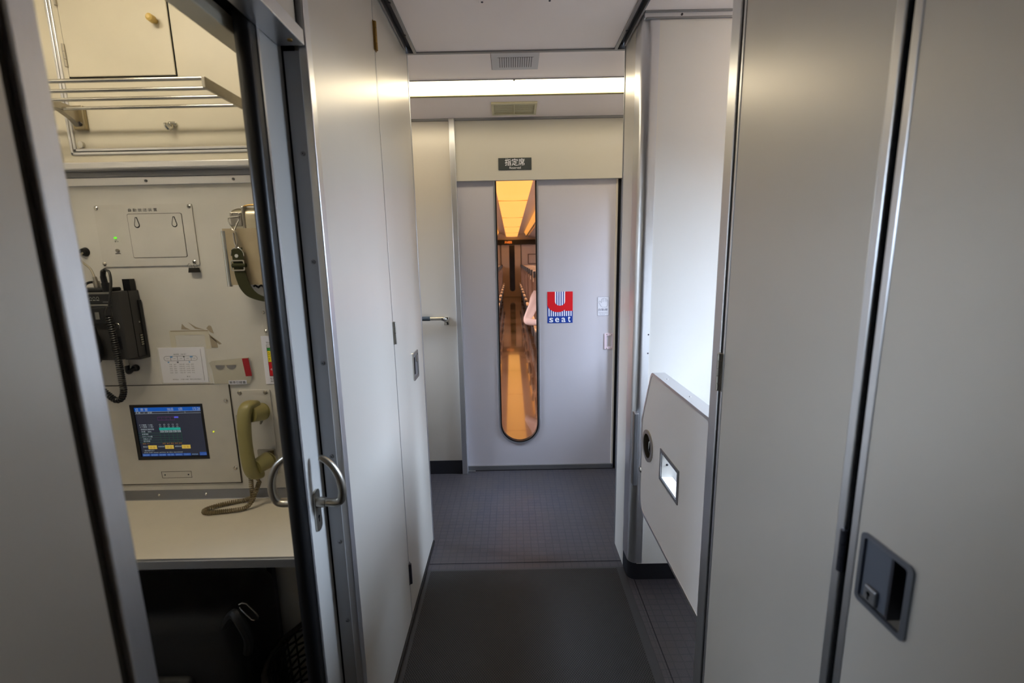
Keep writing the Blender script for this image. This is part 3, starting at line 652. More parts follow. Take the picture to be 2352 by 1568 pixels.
# rack
rk = thing('luggage_rack', 'chrome luggage rack of thin bars under the cabinet door', 'rack', (-.95, 1.2, 1.79))
RX = -.655
for y, z in ((1.077, 1.797), (1.122, 1.793), (1.168, 1.790), (1.217, 1.786)):
    MB().cyl((-1.22, y, z), (RX, y, z), .0042, seg=14).build('bar', STEEL, rk, 30)
MB().box(RX-.004, RX+.004, 1.071, 1.268, 1.776, 1.800, .002).build('end_bar', STEELR, rk)
b = MB().prism([(1.09, 1.792), (1.21, 1.782), (1.24, 1.770), (1.262, 1.752), (1.262, 1.80), (1.24, 1.800), (1.09, 1.802)], 'X', -1.112, -1.098); b.build('bracket', STEELR, rk)
MB().box(-1.118, -1.086, 1.258, 1.270, 1.748, 1.807, .003).build('mount_plate', mat('nickel', (.62, .57, .46), .3, .9), rk)
MB().cyl((-1.098, 1.258, 1.762), (-1.098, 1.254, 1.762), .005, seg=12).build('screw', ALUK, rk)
hk = thing('coat_hook', 'small chrome coat hook under the luggage rack', 'hook', (-.868, 1.27, 1.757))
MB().prism(rr(-.880, -.857, 1.752, 1.766, .006), 'Y', 1.2655, 1.2705).build('plate', STEEL, hk, 30)
MB().tube(spline([(-.868, 1.266, 1.757), (-.868, 1.260, 1.748), (-.869, 1.252, 1.744), (-.871, 1.247, 1.749), (-.872, 1.246, 1.757)], 5), .004, 10).build('prong', STEEL, hk, True)
screws([(-.876, 1.2655, 1.761), (-.861, 1.2655, 1.761)], (0, -1, 0), .003, hk)

# automatic announcement panel
B = 1.30
ap = thing('announcement_unit_panel', 'screwed cream plate with Japanese heading and two teardrop slots', 'panel', (-1.0, B, 1.40))
MB().prism(rr(-1.136, -.868, 1.400, 1.566, .004), 'Y', B-.004, B).build('plate', CREAMP, ap)
MB().holed(rr(-1.0475, -.8975, 1.4225, 1.5415, .005), [rr(-1.0462, -.8988, 1.4238, 1.5402, .004)], 'Y', B-.0046, B-.0035).build('lid_joint', GROOVE, ap)
MB().prism(rr(-1.0462, -.8988, 1.4238, 1.5402, .004), 'Y', B-.0052, B-.0035).build('lid', CREAMP, ap)
for cx in (-1.023, -.920):
    tp = [(cx-.0025, 1.532), (cx+.0025, 1.532)]+[(cx+.0075*math.cos(R(20-220*i/12)), 1.511+.0075*math.sin(R(20-220*i/12))) for i in range(13)]
    ip = [(cx-.001, 1.530), (cx+.001, 1.530)]+[(cx+.0055*math.cos(R(20-220*i/12)), 1.5115+.0055*math.sin(R(20-220*i/12))) for i in range(13)]
    MB().prism(tp, 'Y', B-.0058, B-.005).build('keyhole_slot', GAP, ap); MB().prism(ip, 'Y', B-.0062, B-.0055).build('keyhole_fill', CREAMP, ap)
text([('自 動 放 送 装 置', -1.042, 1.5465, .0088, .079), ('電 源', -1.093, 1.4665, .0035, .011), ('放送開始', -1.0965, 1.434, .0035, .0155)], B-.004, 'lettering', INK, ap)
screws([(-1.128, B-.004, 1.558), (-.875, B-.004, 1.558), (-1.131, B-.004, 1.408), (-.881, B-.004, 1.409)], (0, -1, 0), .0055, ap)
MB().cyl((-1.088, B-.004, 1.478), (-1.088, B-.009, 1.478), .0031, .0025, 14).build('indicator_light', mat('green_led', (.15, .5, .1), .3, emit=(.16, .75, .03), estr=.7), ap)
MB().cyl((-1.088, B-.004, 1.444), (-1.088, B-.008, 1.444), .0045, seg=14).build('key_switch', STEELR, ap)
bc = thing('binder_clip', 'small black binder clip hanging at the corner of the announcement plate', 'clip', (-.884, 1.29, 1.385))
MB().prism([(1.287, 1.380), (1.297, 1.380), (1.2935, 1.393), (1.2905, 1.393)], 'X', -.896, -.868).build('body', mat('clip_black', (.10, .09, .08), .3, .6), bc)
for x in (-.894, -.878): MB().tube([(x, 1.292, 1.391), (x-.003, 1.290, 1.400), (x+.002, 1.289, 1.405), (x+.008, 1.290, 1.400), (x+.006, 1.292, 1.391)], .0008, 6).build('wire_arm', STEEL, bc, True)

# cable from the wall grommet
cb = thing('antenna_cable', 'grey cable from a black wall grommet down to the radio', 'cable', (-1.18, B, 1.44))
MB().cyl((-1.182, B, 1.442), (-1.182, B-.010, 1.442), .0125, .009, 20).build('grommet', BLACK, cb, 30)
MB().tube(spline([(-1.182, B-.006, 1.441), (-1.180, B-.022, 1.430), (-1.168, B-.030, 1.414), (-1.143, B-.038, 1.396), (-1.130, B-.044, 1.372)], 6), .0028, 8).build('cable', mat('grey_cable', (.55, .52, .45), .5), cb, True)
b = MB(); b.cyl((-1.130, B-.044, 1.374), (-1.128, B-.044, 1.362), .0048, seg=8); b.cyl((-1.128, B-.044, 1.362), (-1.126, B-.044, 1.3445), .0075, seg=14); b.build('connector', STEELR, cb, 30)
# radio
ra = thing('train_radio', 'dark grey wall radio with black handset and coiled cord', 'radio', (-1.10, 1.27, 1.14))
RIB = mat('radio_rib', (.42, .41, .38), .5)
MB().prism([(-1.24, 1.297), (-1.24, 1.222), (-1.074, 1.222), (-1.057, 1.236), (-1.0515, 1.2615), (-1.0515, 1.297)], 'Z', 1.150, 1.334).build('case', RADIO, ra)
MB().box(-1.054, -1.0508, 1.2612, 1.2624, 1.150, 1.3345).build('case_joint', GAP, ra)
MB().box(-1.24, -1.068, 1.2195, 1.2225, 1.304, 1.329, .001).build('front_plate', RADIOK, ra)
for z in (1.298, 1.3295): MB().box(-1.24, -1.068, 1.2200, 1.2225, z, z+.0042).build('front_rib', RIB, ra)
b = MB()
for k in range(4):
    x = -1.131+.0095*k
    b.tube([(x, 1.2190, 1.317), (x+.002, 1.2190, 1.322), (x+.005, 1.2190, 1.322), (x+.007, 1.2190, 1.317)], .0005, 4); b.box(x, x+.0025, 1.2188, 1.2196, 1.3125, 1.3145); b.box(x+.004, x+.0065, 1.2188, 1.2196, 1.3125, 1.3145)
b.build('front_marks', mat('mark_grey', (.6, .6, .58), .5), ra)
text([('HITACHI', -1.0865, 1.3065, .0028, .014)], 1.2195, 'lettering', mat('mark_grey', (.6, .6, .58), .5), ra)
MB().box(-1.24, -1.078, 1.212, 1.223, 1.250, 1.294, .002).build('cradle', RADIOK, ra)
MB().box(-1.106, -1.095, 1.2105, 1.213, 1.263, 1.282).build('cradle_button', RIB, ra)
MB().tube(spline([(-1.125, 1.20, 1.240), (-1.119, 1.192, 1.225), (-1.116, 1.195, 1.19), (-1.119, 1.195, 1.168), (-1.125, 1.20, 1.156)], 5), [.020]*3+[.022]*4+[.023]*6+[.022]*4+[.020]*4, 14).build('handset', RADIOK, ra, True)
MB().box(-1.076, -1.056, 1.278, 1.296, 1.334, 1.366).build('bracket_tab', BLACK, ra)
MB().prism([(-1.0745, 1.2215), (-1.064, 1.2302), (-1.064, 1.2282), (-1.0745, 1.2195)], 'Z', 1.178, 1.214).build('side_slot', RADIOK, ra)
MB().box(-1.052, -1.0465, 1.288, 1.297, 1.145, 1.307, .001).build('mount_rail', RADIOK, ra); MB().box(-1.09, -1.0465, 1.262, 1.297, 1.142, 1.150, .001).build('mount_rail', RADIOK, ra)
lb = MB().box(-1.0518, -1.0506, 1.2775, 1.2885, 1.178, 1.214).build('rating_plate', RADIOK, ra)
b = MB()
for z in (1.207, 1.2005, 1.194, 1.187, 1.181): b.box(-1.0508, -1.0502, 1.279, 1.287, z, z+.003)
b.build('rating_lines', mat('mark_pale', (.72, .70, .62), .5), lb)
for p in ((-1.0515, 1.284, 1.246), (-1.0515, 1.291, 1.153)): screw('screw', p, (1, 0, 0), .0032, ra)
MB().tube([(-1.061+.008*math.cos(t), 1.219, 1.243+.008*math.sin(t)) for t in [2*math.pi*k/16 for k in range(16)]], .0012, 6, True).build('ring', STEEL, ra, True)
MB().box(-1.20, -1.095, 1.240, 1.295, 1.334, 1.344, .003).build('top_plate', RADIOK, ra)
b = MB(); b.tube(spline([(-1.170, 1.262, 1.340), (-1.160, 1.258, 1.354), (-1.142, 1.256, 1.360), (-1.126, 1.256, 1.358)], 5), .0035, 8); b.build('strap', BLACK, ra, True)
b = MB(); b.cyl((-1.094, 1.246, 1.334), (-1.095, 1.245, 1.358), .0090, seg=14)
b.tube(spline([(-1.095, 1.245, 1.356), (-1.095, 1.243, 1.374), (-1.089, 1.239, 1.388), (-1.080, 1.236, 1.392)], 5), [.0070]*6+[.0062]*5+[.0050]*5, 12); b.build('plug', CORDK, ra, True)
MB().tube(spline([(-1.081, 1.236, 1.392), (-1.067, 1.231, 1.387), (-1.060, 1.224, 1.364), (-1.058, 1.215, 1.335), (-1.060, 1.208, 1.305), (-1.063, 1.205, 1.288)], 7), .0032, 10).build('cord_loop', CORDK, ra, True)
MB().tube([(-1.061, 1.206, 1.298), (-1.064, 1.205, 1.288), (-1.065, 1.205, 1.276)], [.0040, .0068, .0080], 12).build('strain_relief', CORDK, ra, True)
path = spline([(-1.065, 1.205, 1.278), (-1.063, 1.205, 1.235), (-1.061, 1.205, 1.190), (-1.060, 1.205, 1.140), (-1.060, 1.205, 1.090), (-1.061, 1.205, 1.066), (-1.070, 1.205, 1.046), (-1.086, 1.205, 1.042), (-1.105, 1.205, 1.058), (-1.130, 1.205, 1.085)], 8)
MB().tube(coil(path, .0064, 52, 9), .0023, 6).build('coiled_cord', CORDK, ra, True)
b = MB(); b.cyl((-1.112, 1.288, 1.152), (-1.111, 1.288, 1.126), .0055, seg=12); b.cyl((-1.111, 1.288, 1.126), (-1.110, 1.288, 1.120), .0072, seg=12); b.build('lower_connector', STEELR, ra, 30)
b = MB(); b.tube(spline([(-1.111, 1.288, 1.121), (-1.111, 1.287, 1.104), (-1.106, 1.286, 1.100), (-1.098, 1.290, 1.108), (-1.094, 1.299, 1.110)], 5), .006, 10); b.cyl((-1.095, 1.299, 1.110), (-1.095, 1.291, 1.110), .0105, .0085, 16); b.build('lower_plug', CORDK, ra, True)

# hand lantern in its holder
hl = thing('lantern_holder', 'sheet metal wall pocket holding the aluminium lantern case', 'holder', (-.68, 1.25, 1.345))
MB().box(-.758, -.560, 1.292, 1.300, 1.400, 1.512).build('back_board', CREAMP, hl)
MB().box(-.750, -.560, 1.226, 1.229, 1.346, 1.492).build('pocket_front', mat('beige_metal', (.66, .60, .49), .4, .35, noise=.1, nscale=30), hl)
MB().cyl((-.749, 1.229, 1.342), (-.749, 1.229, 1.486), .0065, seg=18).build('rolled_edge', STEEL, hl, 30)
MB().box(-.752, -.749, 1.229, 1.297, 1.346, 1.486).build('pocket_side', STEELR, hl)
MB().box(-.750, -.560, 1.228, 1.297, 1.346, 1.349).build('pocket_floor', STEELR, hl)
MB().tube([(-.672+.004*math.sin(k*1.3), 1.232, 1.343-.003*math.cos(k*1.3)) if False else (-.69+.004*k, 1.235, 1.341+.003*math.sin(k*1.6)) for k in range(22)], .003, 6).build('cord_trim', BLACK, hl, True)
lc = thing('lantern_case', 'dented aluminium lantern case with olive strap in the wall pocket', 'lantern', (-.68, 1.26, 1.38))
b = MB().box(-.738, -.580, 1.232, 1.290, 1.352, 1.546, .022, 5); b.build('case', mat('dented_aluminium', (.74, .71, .62), .3, .95, bump=.15, bscale=60), lc, True)
MB().box(-.6975, -.690, 1.229, 1.293, 1.36, 1.5485, .003).build('seam_band', STEELR, lc)
b = MB(); b.tube(spline([(-.706, 1.25, 1.546), (-.695, 1.25, 1.551), (-.675, 1.25, 1.553), (-.655, 1.25, 1.553)], 5), .0022, 8); b.build('wire_handle', BRASS, lc, True)
lp = MB().box(-.7275, -.6985, 1.2295, 1.2325, 1.498, 1.533, .001).build('strap_plate', STEELR, lc)
screws([(-.7225, 1.2295, 1.5285), (-.704, 1.2295, 1.5285), (-.712, 1.2295, 1.504)], (0, -1, 0), .003, lp)
MB().tube([(-.728, 1.223, 1.519), (-.698, 1.223, 1.522), (-.7005, 1.222, 1.514), (-.714, 1.219, 1.487), (-.7185, 1.219, 1.487), (-.7285, 1.222, 1.511)], .0016, 8, True).build('triangle_ring', STEEL, lc, True)
b = MB(); b.tube(spline([(-.717, 1.217, 1.487), (-.711, 1.216, 1.482), (-.708, 1.216, 1.462), (-.711, 1.216, 1.447), (-.715, 1.216, 1.455), (-.716, 1.216, 1.480)], 4), .0022, 8); b.cyl((-.712, 1.216, 1.447), (-.712, 1.216, 1.441), .004, seg=10); b.build('snap_hook', STEELR, lc, True)
MB().tube([(-.712+.0165*math.cos(R(t)), 1.216, 1.424+.019*math.sin(R(t))) for t in range(-10, 200, 14)], .0016, 8).build('d_ring', STEEL, lc, True)
st = MB().ribbon(spline([(-.712, 1.2155, 1.440), (-.711, 1.2145, 1.425), (-.710, 1.214, 1.405), (-.709, 1.213, 1.38), (-.705, 1.212, 1.360), (-.698, 1.211, 1.340), (-.684, 1.210, 1.322), (-.665, 1.210, 1.312), (-.640, 1.212, 1.305), (-.610, 1.217, 1.303)], 5), (.026, .004, .006), .003).build('strap', OLIVE, lc)
MB().holed(rr(-.7285, -.6925, 1.383, 1.411, .004), [rr(-.7255, -.6955, 1.386, 1.408, .003)], 'Y', 1.208, 1.211).build('buckle', STEEL, st); MB().cyl((-.7255, 1.211, 1.397), (-.6905, 1.211, 1.397), .0055, seg=14).build('strap_roll', OLIVE, st, 30)
MB().prism(circ(-.713, 1.4215, .0045, 16), 'Y', 1.2115, 1.2135).build('eyelet', mat('eyelet_grey', (.75, .75, .74), .5), st)

# socket plate
sp = thing('blank_socket_plate', 'small screwed blank plate on the wall above the earthquake chart', 'plate', (-.66, B, 1.20))
sp['label'] = 'small screwed blank plate on the wall above the coloured number chart'
MB().box(-.711, -.600, B-.003, B, 1.201, 1.273, .001).build('plate', CREAMP, sp); screws([(-.706, B-.003, 1.264), (-.705, B-.003, 1.210)], (0, -1, 0), .005, sp)
# number chart
nc = thing('number_chart', 'white wall card with green yellow and red numbered rows', 'chart', (-.66, B, 1.055))
MB().box(-.723, -.590, B-.0025, B, 1.054, 1.196, .0008).build('card', PAPER, nc)
rows = [(1.162, 1.171, WHITE), (1.153, 1.162, GREEN), (1.137, 1.153, YELL), (1.120, 1.137, YELL), (1.078, 1.120, RED)]
for z0, z1, m in rows: MB().box(-.7085, -.60, B-.0030, B-.0024, z0, z1).build('row', m, nc)
b = MB()
for z in (1.171, 1.162, 1.153, 1.137, 1.120, 1.078): b.box(-.7085, -.60, B-.0033, B-.0028, z-.0004, z+.0004)
b.box(-.699, -.6982, B-.0033, B-.0028, 1.120, 1.171); b.box(-.7089, -.7081, B-.0033, B-.0028, 1.078, 1.171); b.build('rules', INK, nc)
text([('平成', -.709, 1.1735, .006, .0135), ('№', -.7065, 1.1635, .0055, .006), ('1', -.705, 1.1545, .006, None), ('2', -.706, 1.1415, .007, None), ('3', -.706, 1.125, .007, None), ('もし', -.708, 1.0675, .0055, .012), ('放送', -.708, 1.0595, .0058, .013)], B-.0030, 'lettering', INK, nc)
text([('4', -.7045, 1.0945, .007, None)], B-.0030, 'lettering', WHITE, nc)
# laminated notice
ln = thing('laminated_notice', 'laminated white notice with a train diagram beside the pouch', 'notice', (-.96, B, 1.063))
MB().box(-1.022, -.890, B-.0018, B-.0002, 1.063, 1.167).build('sheet', PAPER, ln)
MB().prism([(-1.026, 1.060), (-.884, 1.060), (-.884, 1.165), (-.893, 1.172), (-.900, 1.169), (-1.026, 1.169)], 'Y', B-.0026, B-.0020).build('laminate', mat('laminate', (1, 1, 1), .06, 0, .7, alpha=.12), ln)
oy = B-.0018
b = MB().holed(rr(-1.010, -.913, 1.1285, 1.1425, .0068), [rr(-1.0093, -.9137, 1.1292, 1.1418, .0062)], 'Y', oy-.0004, oy)
for x in (-.990, -.9705, -.951, -.931): b.box(x-.0004, x+.0004, oy-.0004, oy, 1.1288, 1.1422)
b.box(-.9538, -.949, oy-.0005, oy, 1.139, 1.1425); b.box(-.9735, -.969, oy-.0005, oy, 1.1225, 1.1262)
b.box(-.9015, -.9008, oy-.0004, oy, 1.068, 1.162); b.build('diagram', INK, ln)
b = MB(); b.box(-.991, -.9845, oy-.0006, oy, 1.138, 1.1425); b.box(-.934, -.926, oy-.0006, oy, 1.138, 1.1425); b.box(-1.000, -.996, oy-.0006, oy, 1.1228, 1.1262); b.box(-.939, -.9355, oy-.0006, oy, 1.1228, 1.1262); b.build('diagram_blocks', INKB, ln)
text([('編成表（789系）', -.980, 1.1455, .0042, .036), ('1号車', -1.003, 1.1340, .0024, .007), ('2号車', -.983, 1.1340, .0024, .007), ('3号車', -.964, 1.1340, .0024, .007), ('4号車', -.945, 1.1340, .0024, .007), ('5号車', -.926, 1.1340, .0024, .007)] +
     [(s, x, 1.1165-.0062*k, .0028, w) for k in range(5) for s, x, w in (('%d号車' % (k+1), -.998, .009), ('指定', -.984, .008), ('TA0-10%d' % k, -.969, .016), ('00%d号車' % k, -.948, .010), ('自由', -.934, .008))] +
     [('備 考', -.951, 1.0795, .0035, .010), ('車掌室は　1号車に設置　連絡は車内電話で', -.993, 1.0715, .003, .085)], oy, 'lettering', INK, ln)
# pouch
pc = thing('clear_pouch', 'clear plastic pouch with sunglasses and red tape strip', 'pouch', (-.82, B, 1.057))
MB().prism([(-.880, 1.121), (-.871, 1.126), (-.765, 1.134), (-.763, 1.075), (-.770, 1.058), (-.872, 1.058), (-.874, 1.10)], 'Y', B-.004, B-.001).build('card', POUCH, pc)
MB().prism([(-.882, 1.122), (-.870, 1.128), (-.758, 1.1335), (-.756, 1.075), (-.768, 1.055), (-.874, 1.056)], 'Y', B-.0068, B-.0062).build('film', FROST, pc)
gl = MB(); 
for cx in (-.848, -.816): gl.prism([(cx-.0135, 1.1135)]+[(cx+.0135*math.cos(R(180+180*i/12)), 1.1135+.013*math.sin(R(180+180*i/12))) for i in range(1, 12)]+[(cx+.0135, 1.1135)], 'Y', B-.0058, B-.0042)
gg = gl.build('lens', LENS, pc)
MB().box(-.8345, -.8295, B-.0056, B-.0042, 1.1105, 1.1140).build('bridge', mat('frame_gold', (.62, .56, .42), .3, .6), pc)
MB().box(-.866, -.798, B-.0052, B-.0045, 1.1132, 1.1142).build('lens_rim', mat('frame_gold', (.62, .56, .42), .3, .6), pc)
MB().prism([(-.781, 1.1325), (-.763, 1.1335), (-.758, 1.081), (-.776, 1.080)], 'Y', B-.0078, B-.0070).build('red_tape', REDD, pc)
MB().box(-.828, -.776, B-.0075, B-.0069, 1.0565, 1.068).build('label', PAPER, pc)
text([('乗車引継書', -.826, 1.0585, .0078, .047)], B-.0075, 'lettering', INK, pc)
# tape residue on the wall
tr_ = thing('tape_residue', 'yellowed tape residue rectangle and scraps stuck to the wall above the notice', 'tape', (-.92, B, 1.2))
MB().holed([(-.984, 1.162), (-.870, 1.162), (-.870, 1.217), (-.984, 1.217)], [[(-.969, 1.163), (-.884, 1.163), (-.884, 1.203), (-.969, 1.203)]], 'Y', B-.0007, B).build('tape_frame', mat('old_tape', (.76, .735, .665), .35), tr_)
b = MB(); b.box(-.980, -.872, B-.0009, B-.0002, 1.2135, 1.2165); b.prism([(-.944, 1.236), (-.936, 1.226), (-.922, 1.218), (-.948, 1.220)], 'Y', B-.0009, B-.0002); b.prism([(-.926, 1.240), (-.905, 1.226), (-.880, 1.217), (-.908, 1.221)], 'Y', B-.0009, B-.0002)
b.prism([(-.868, 1.230), (-.862, 1.228), (-.856, 1.206), (-.866, 1.210), (-.876, 1.222)], 'Y', B-.0009, B-.0002); b.prism([(-.870, 1.200), (-.852, 1.186), (-.850, 1.165), (-.868, 1.165)], 'Y', B-.0009, B-.0002); b.prism([(-.872, 1.206), (-.838, 1.176), (-.845, 1.174), (-.868, 1.196)], 'Y', B-.0009, B-.0002)
b.build('tape_scraps', TAPED, tr_)

# monitor panel
mp = thing('monitor_panel', 'large cream panel around the crew monitor, screwed to the wall', 'panel', (-1.0, B, .75))
MB().holed([(-1.40, .749), (-.833, .749), (-.833, 1.0565), (-1.40, 1.0565)], [[(-1.131, .827), (-.917, .827), (-.917, .999), (-1.131, .999)]], 'Y', B-.004, B).build('plate', CREAMP, mp)
b = MB(); b.box(-.8335, -.831, B-.0035, B-.0005, .747, 1.0575); b.box(-1.40, -.831, B-.0035, B-.0005, 1.0562, 1.058); b.box(-1.40, -.831, B-.0035, B-.0005, .7465, .7495); b.build('panel_joint', GROOVE, mp)
screws([(-.846, B-.004, 1.007), (-.844, B-.004, .795)], (0, -1, 0), .006, mp)
MB().cyl((-.894, B-.004, .912), (-.894, B-.007, .912), .0023, seg=10).build('indicator_light', mat('yellow_led', (.5, .5, .1), .3, emit=(.6, .65, .03), estr=.6), mp)
MB().holed([(-1.0695, .767), (-.979, .767), (-.979, .788), (-1.0695, .788)], [[(-1.0688, .7677), (-.9797, .7677), (-.9797, .7873), (-1.0688, .7873)]], 'Y', B-.0046, B-.0038).build('name_plate', GROOVE, mp); screws([(-1.060, B-.004, .777), (-.989, B-.004, .777)], (0, -1, 0), .0022, mp, ALUK)
# monitor
mo = thing('crew_monitor', 'lit information monitor with blue header bar in the crew room', 'monitor', (-1.024, B, .827))
MB().holed([(-1.131, .827), (-.917, .827), (-.917, .999), (-1.131, .999)], [[(-1.121, .8365), (-.9235, .8365), (-.9235, .9905), (-1.121, .9905)]], 'Y', B-.0055, B+.004).build('bezel', mat('monitor_black', (.03, .03, .035), .4), mo)
scr = MB().box(-1.121, -.9235, B-.0015, B, .8365, .9905).build('screen', mat('screen_dark', (.05, .05, .065), .2, emit=(.010, .011, .018), estr=1), mo)
def em(n, c, s=1.0): return mat(n, tuple(.3*v for v in c), .5, emit=lin(c), estr=.5*s)
SB, SW, SM, ST, SG, SY, SP = em('screen_blue', (.02, .32, .68)), em('screen_white', (.62, .66, .68)), em('screen_midblue', (.16, .30, .58)), em('screen_teal', (.10, .62, .56)), em('screen_green', (.08, .32, .22)), em('screen_yellow', (.78, .66, .28)), em('screen_purple', (.36, .16, .36))
sx0, sx1, sz0, sz1 = -1.121, -.9235, .8365, .9905
U = lambda u: sx0+(sx1-sx0)*u
V = lambda v: sz1-(sz1-sz0)*v
def bars(name, m, lst, d=.0019):
    b = MB()
    for u0, v0, u1, v1 in lst: b.box(U(u0), U(u1), B-d, B-d+.0006, V(v1), V(v0))
    return b.build(name, m, mo)
bars('header_bar', SB, [(0, .0, 1, .085)])
bars('rule_lines', SW, [(0, .088, 1, .092), (0, .128, 1, .132), (.5, .092, .502, .13), (.75, .092, .752, .13)])
bars('car_icons', SP, [(.325+.063*k, v, .325+.063*k+.06, v+.006) for k in range(4) for v in (.20, .262)]+[(.325+.063*k, .20, .328+.063*k, .268) for k in range(5)])
bars('car_icon_lit', em('screen_violet', (.35, .35, .85)), [(.578, .195, .638, .225)])
bars('status_band', ST, [(.325, .418, .645, .466)])
bars('status_cells', SW, [(.327+.0645*k+.004, .474, .327+.0645*k+.058, .512) for k in range(5)])
bars('status_marks', em('screen_black', (.04, .04, .05)), [(.327+.0645*k+j*.012+.008, .480, .327+.0645*k+j*.012+.013, .506) for k in range(5) for j in range(4)], .0024)
bars('table_lines', SG, [(.0, v, .645, v+.004) for v in (.52, .567, .615, .662, .71)]+[(.325+.0645*k, .52, .328+.0645*k, .714) for k in range(6)])
for u in (.115, .37, .625): bars('yellow_key', SY, [(u, .775, u+.13, .85)])
for u, v, w in [(.01+.124*k, .945, .116) for k in range(6)]+[(.88, .93, .115)]: bars('soft_key', SM, [(u, v, u+w, .995)])
text([('α', U(.02), V(.078), .0088, .0075), ('東 室', U(.09), V(.072), .0085, .022), ('785系', U(.49), V(.076), .009, .019), ('5両', U(.66), V(.075), .0085, .012), ('15:26', U(.88), V(.074), .0088, .023), ('札幌　→　室蘭', U(.015), V(.124), .0042, .048),
      ('ドア開閉（３側）', U(.04), V(.372), .0048, .039), ('ドア開閉（４側）', U(.045), V(.412), .0048, .039), ('空調設定温度状態', U(.05), V(.46), .0048, .039), ('冷房　50%', U(.05), V(.507), .0048, .030), ('故障情報', U(.055), V(.557), .0046, .019), ('水タンク水量', U(.055), V(.607), .0048, .030), ('汚物タンク', U(.06), V(.655), .0046, .025), ('便所情報', U(.06), V(.70), .0046, .020),
      ('室内灯', U(.04), V(.815), .0044, .014), ('車内案内表示', U(.27), V(.815), .0044, .019), ('自動放送', U(.525), V(.815), .0044, .019), ('〈車内案内文〉', U(.045), V(.892), .0042, .031),
      ('We will soon arrive at the terminal', U(.04), V(.928), .0032, .115)], B-.0019, 'screen_text', SW, mo)
text([('○', U(.335+.0645*k), V(v), .0042, .0052) for k in range(5) for v in (.368, .410)], B-.0019, 'door_marks', SW, mo)
text([('室温（℃）', U(.045), V(.748), .0042, .020)]+[('24.%d' % k, U(.345+.062*k), V(.75), .0046, .009) for k in range(5)]+[('自', U(.145+.255*k), V(.835), .0062, .006) for k in range(3)]+[('動', U(.195+.255*k), V(.835), .0062, .006) for k in range(3)], B-.0024, 'amber_text', em('screen_amber', (.62, .42, .10)), mo)
text([(s, U(.022+.124*k), V(.985), .0046, .018) for k, s in enumerate(('運転情報', '車内設備', '空調', '機 器', '自動放送', '行先表示'))]+[('メニュー', U(.895), V(.985), .0048, .018), ('車掌情報', U(.765), V(.985), .0046, .018)], B-.0024, 'key_text', em('screen_paleblue', (.45, .58, .75)), mo)

# telephone
te = thing('wall_telephone', 'old olive beige wall telephone handset with coiled cord', 'telephone', (-.76, 1.27, .77))
MB().prism(rr(-.807, -.714, .772, 1.037, .003), 'Y', B-.005, B).build('back_plate', CREAMP, te)
screws([(-.802, B-.005, 1.030), (-.726, B-.005, 1.030), (-.722, B-.005, .778)], (0, -1, 0), .006, te, STEELR)
b = MB(); b.box(-.788, -.738, B-.010, B-.003, .972, .998, .001); b.box(-.800, -.797, B-.04, B-.003, .955, .972); b.build('upper_cradle', STEELR, te)
MB().box(-.768, -.717, B-.012, B-.003, .833, .854, .001).build('lower_cradle', STEELR, te)
b = MB(); b.tube([(-.712, B-.03, .977), (-.722, B-.045, .976), (-.740, B-.050, .972)], .004, 8); b.tube([(-.745, B-.004, .945), (-.743, B-.02, .940), (-.740, B-.02, .952)], .003, 8); b.build('hook_switch', STEELR, te, True)
# handset body: a curved grip with two round ends turned to the wall
def rounded_tube(pts, wid, dep, seg=16):
    b = MB(); P = [Vector(p) for p in pts]; rings = []
    for i, p in enumerate(P):
        t = (P[min(i+1, len(P)-1)]-P[max(i-1, 0)]).normalized(); a = Vector((1, 0, 0)); a = (a-t*a.dot(t)).normalized(); c = t.cross(a)
        rings.append(b._v([p+a*wid[i]*(abs(math.cos(w))**.7)*(1 if math.cos(w) > 0 else -1)+c*dep[i]*(abs(math.sin(w))**.7)*(1 if math.sin(w) > 0 else -1) for w in [2*math.pi*k/seg for k in range(seg)]]))
    for A, Bq in zip(rings, rings[1:]):
        for k in range(seg): b.bm.faces.new((A[k], A[(k+1) % seg], Bq[(k+1) % seg], Bq[k]))
    b.bm.faces.new(rings[0][::-1]); b.bm.faces.new(rings[-1]); return b
hp = spline([(-.745, 1.264, 1.000), (-.747, 1.244, 1.007), (-.751, 1.228, .998), (-.754, 1.220, .965), (-.7555, 1.217, .915), (-.755, 1.217, .865), (-.753, 1.220, .828), (-.750, 1.232, .805), (-.748, 1.250, .800)], 5); n = len(hp)
wd = [.0175+.003*abs(2*i/(n-1)-1)**2 for i in range(n)]; wd[0] = wd[-1] = .015
hb = rounded_tube(hp, wd, [.0125+.003*abs(2*i/(n-1)-1)**2 for i in range(n)])
hs_ = hb.build('handset', PHONE, te, True)
b = MB(); b.cyl((-.742, 1.236, .983), (-.730, 1.272, .979), .0225, .026, 24); b.cyl((-.730, 1.272, .979), (-.729, 1.279, .978), .026, .020, 24); b.build('earpiece', PHONE, hs_, True)
b = MB(); b.cyl((-.742, 1.230, .827), (-.727, 1.268, .832), .0215, .025, 24); b.cyl((-.727, 1.268, .832), (-.726, 1.276, .833), .025, .020, 24); b.build('mouthpiece', PHONE, hs_, True)
MB().tube([(-.746, 1.233, .800), (-.746, 1.235, .790), (-.744, 1.240, .778)], [.006, .005, .0038], 10).build('strain_relief', PHONEC, te, True)
b = MB(); b.tube(spline([(-.779, 1.286, .812), (-.784, 1.280, .800), (-.790, 1.272, .788), (-.786, 1.268, .780)], 4), [.005]*13, 8); b.build('wall_lead', PHONEC, te, True)
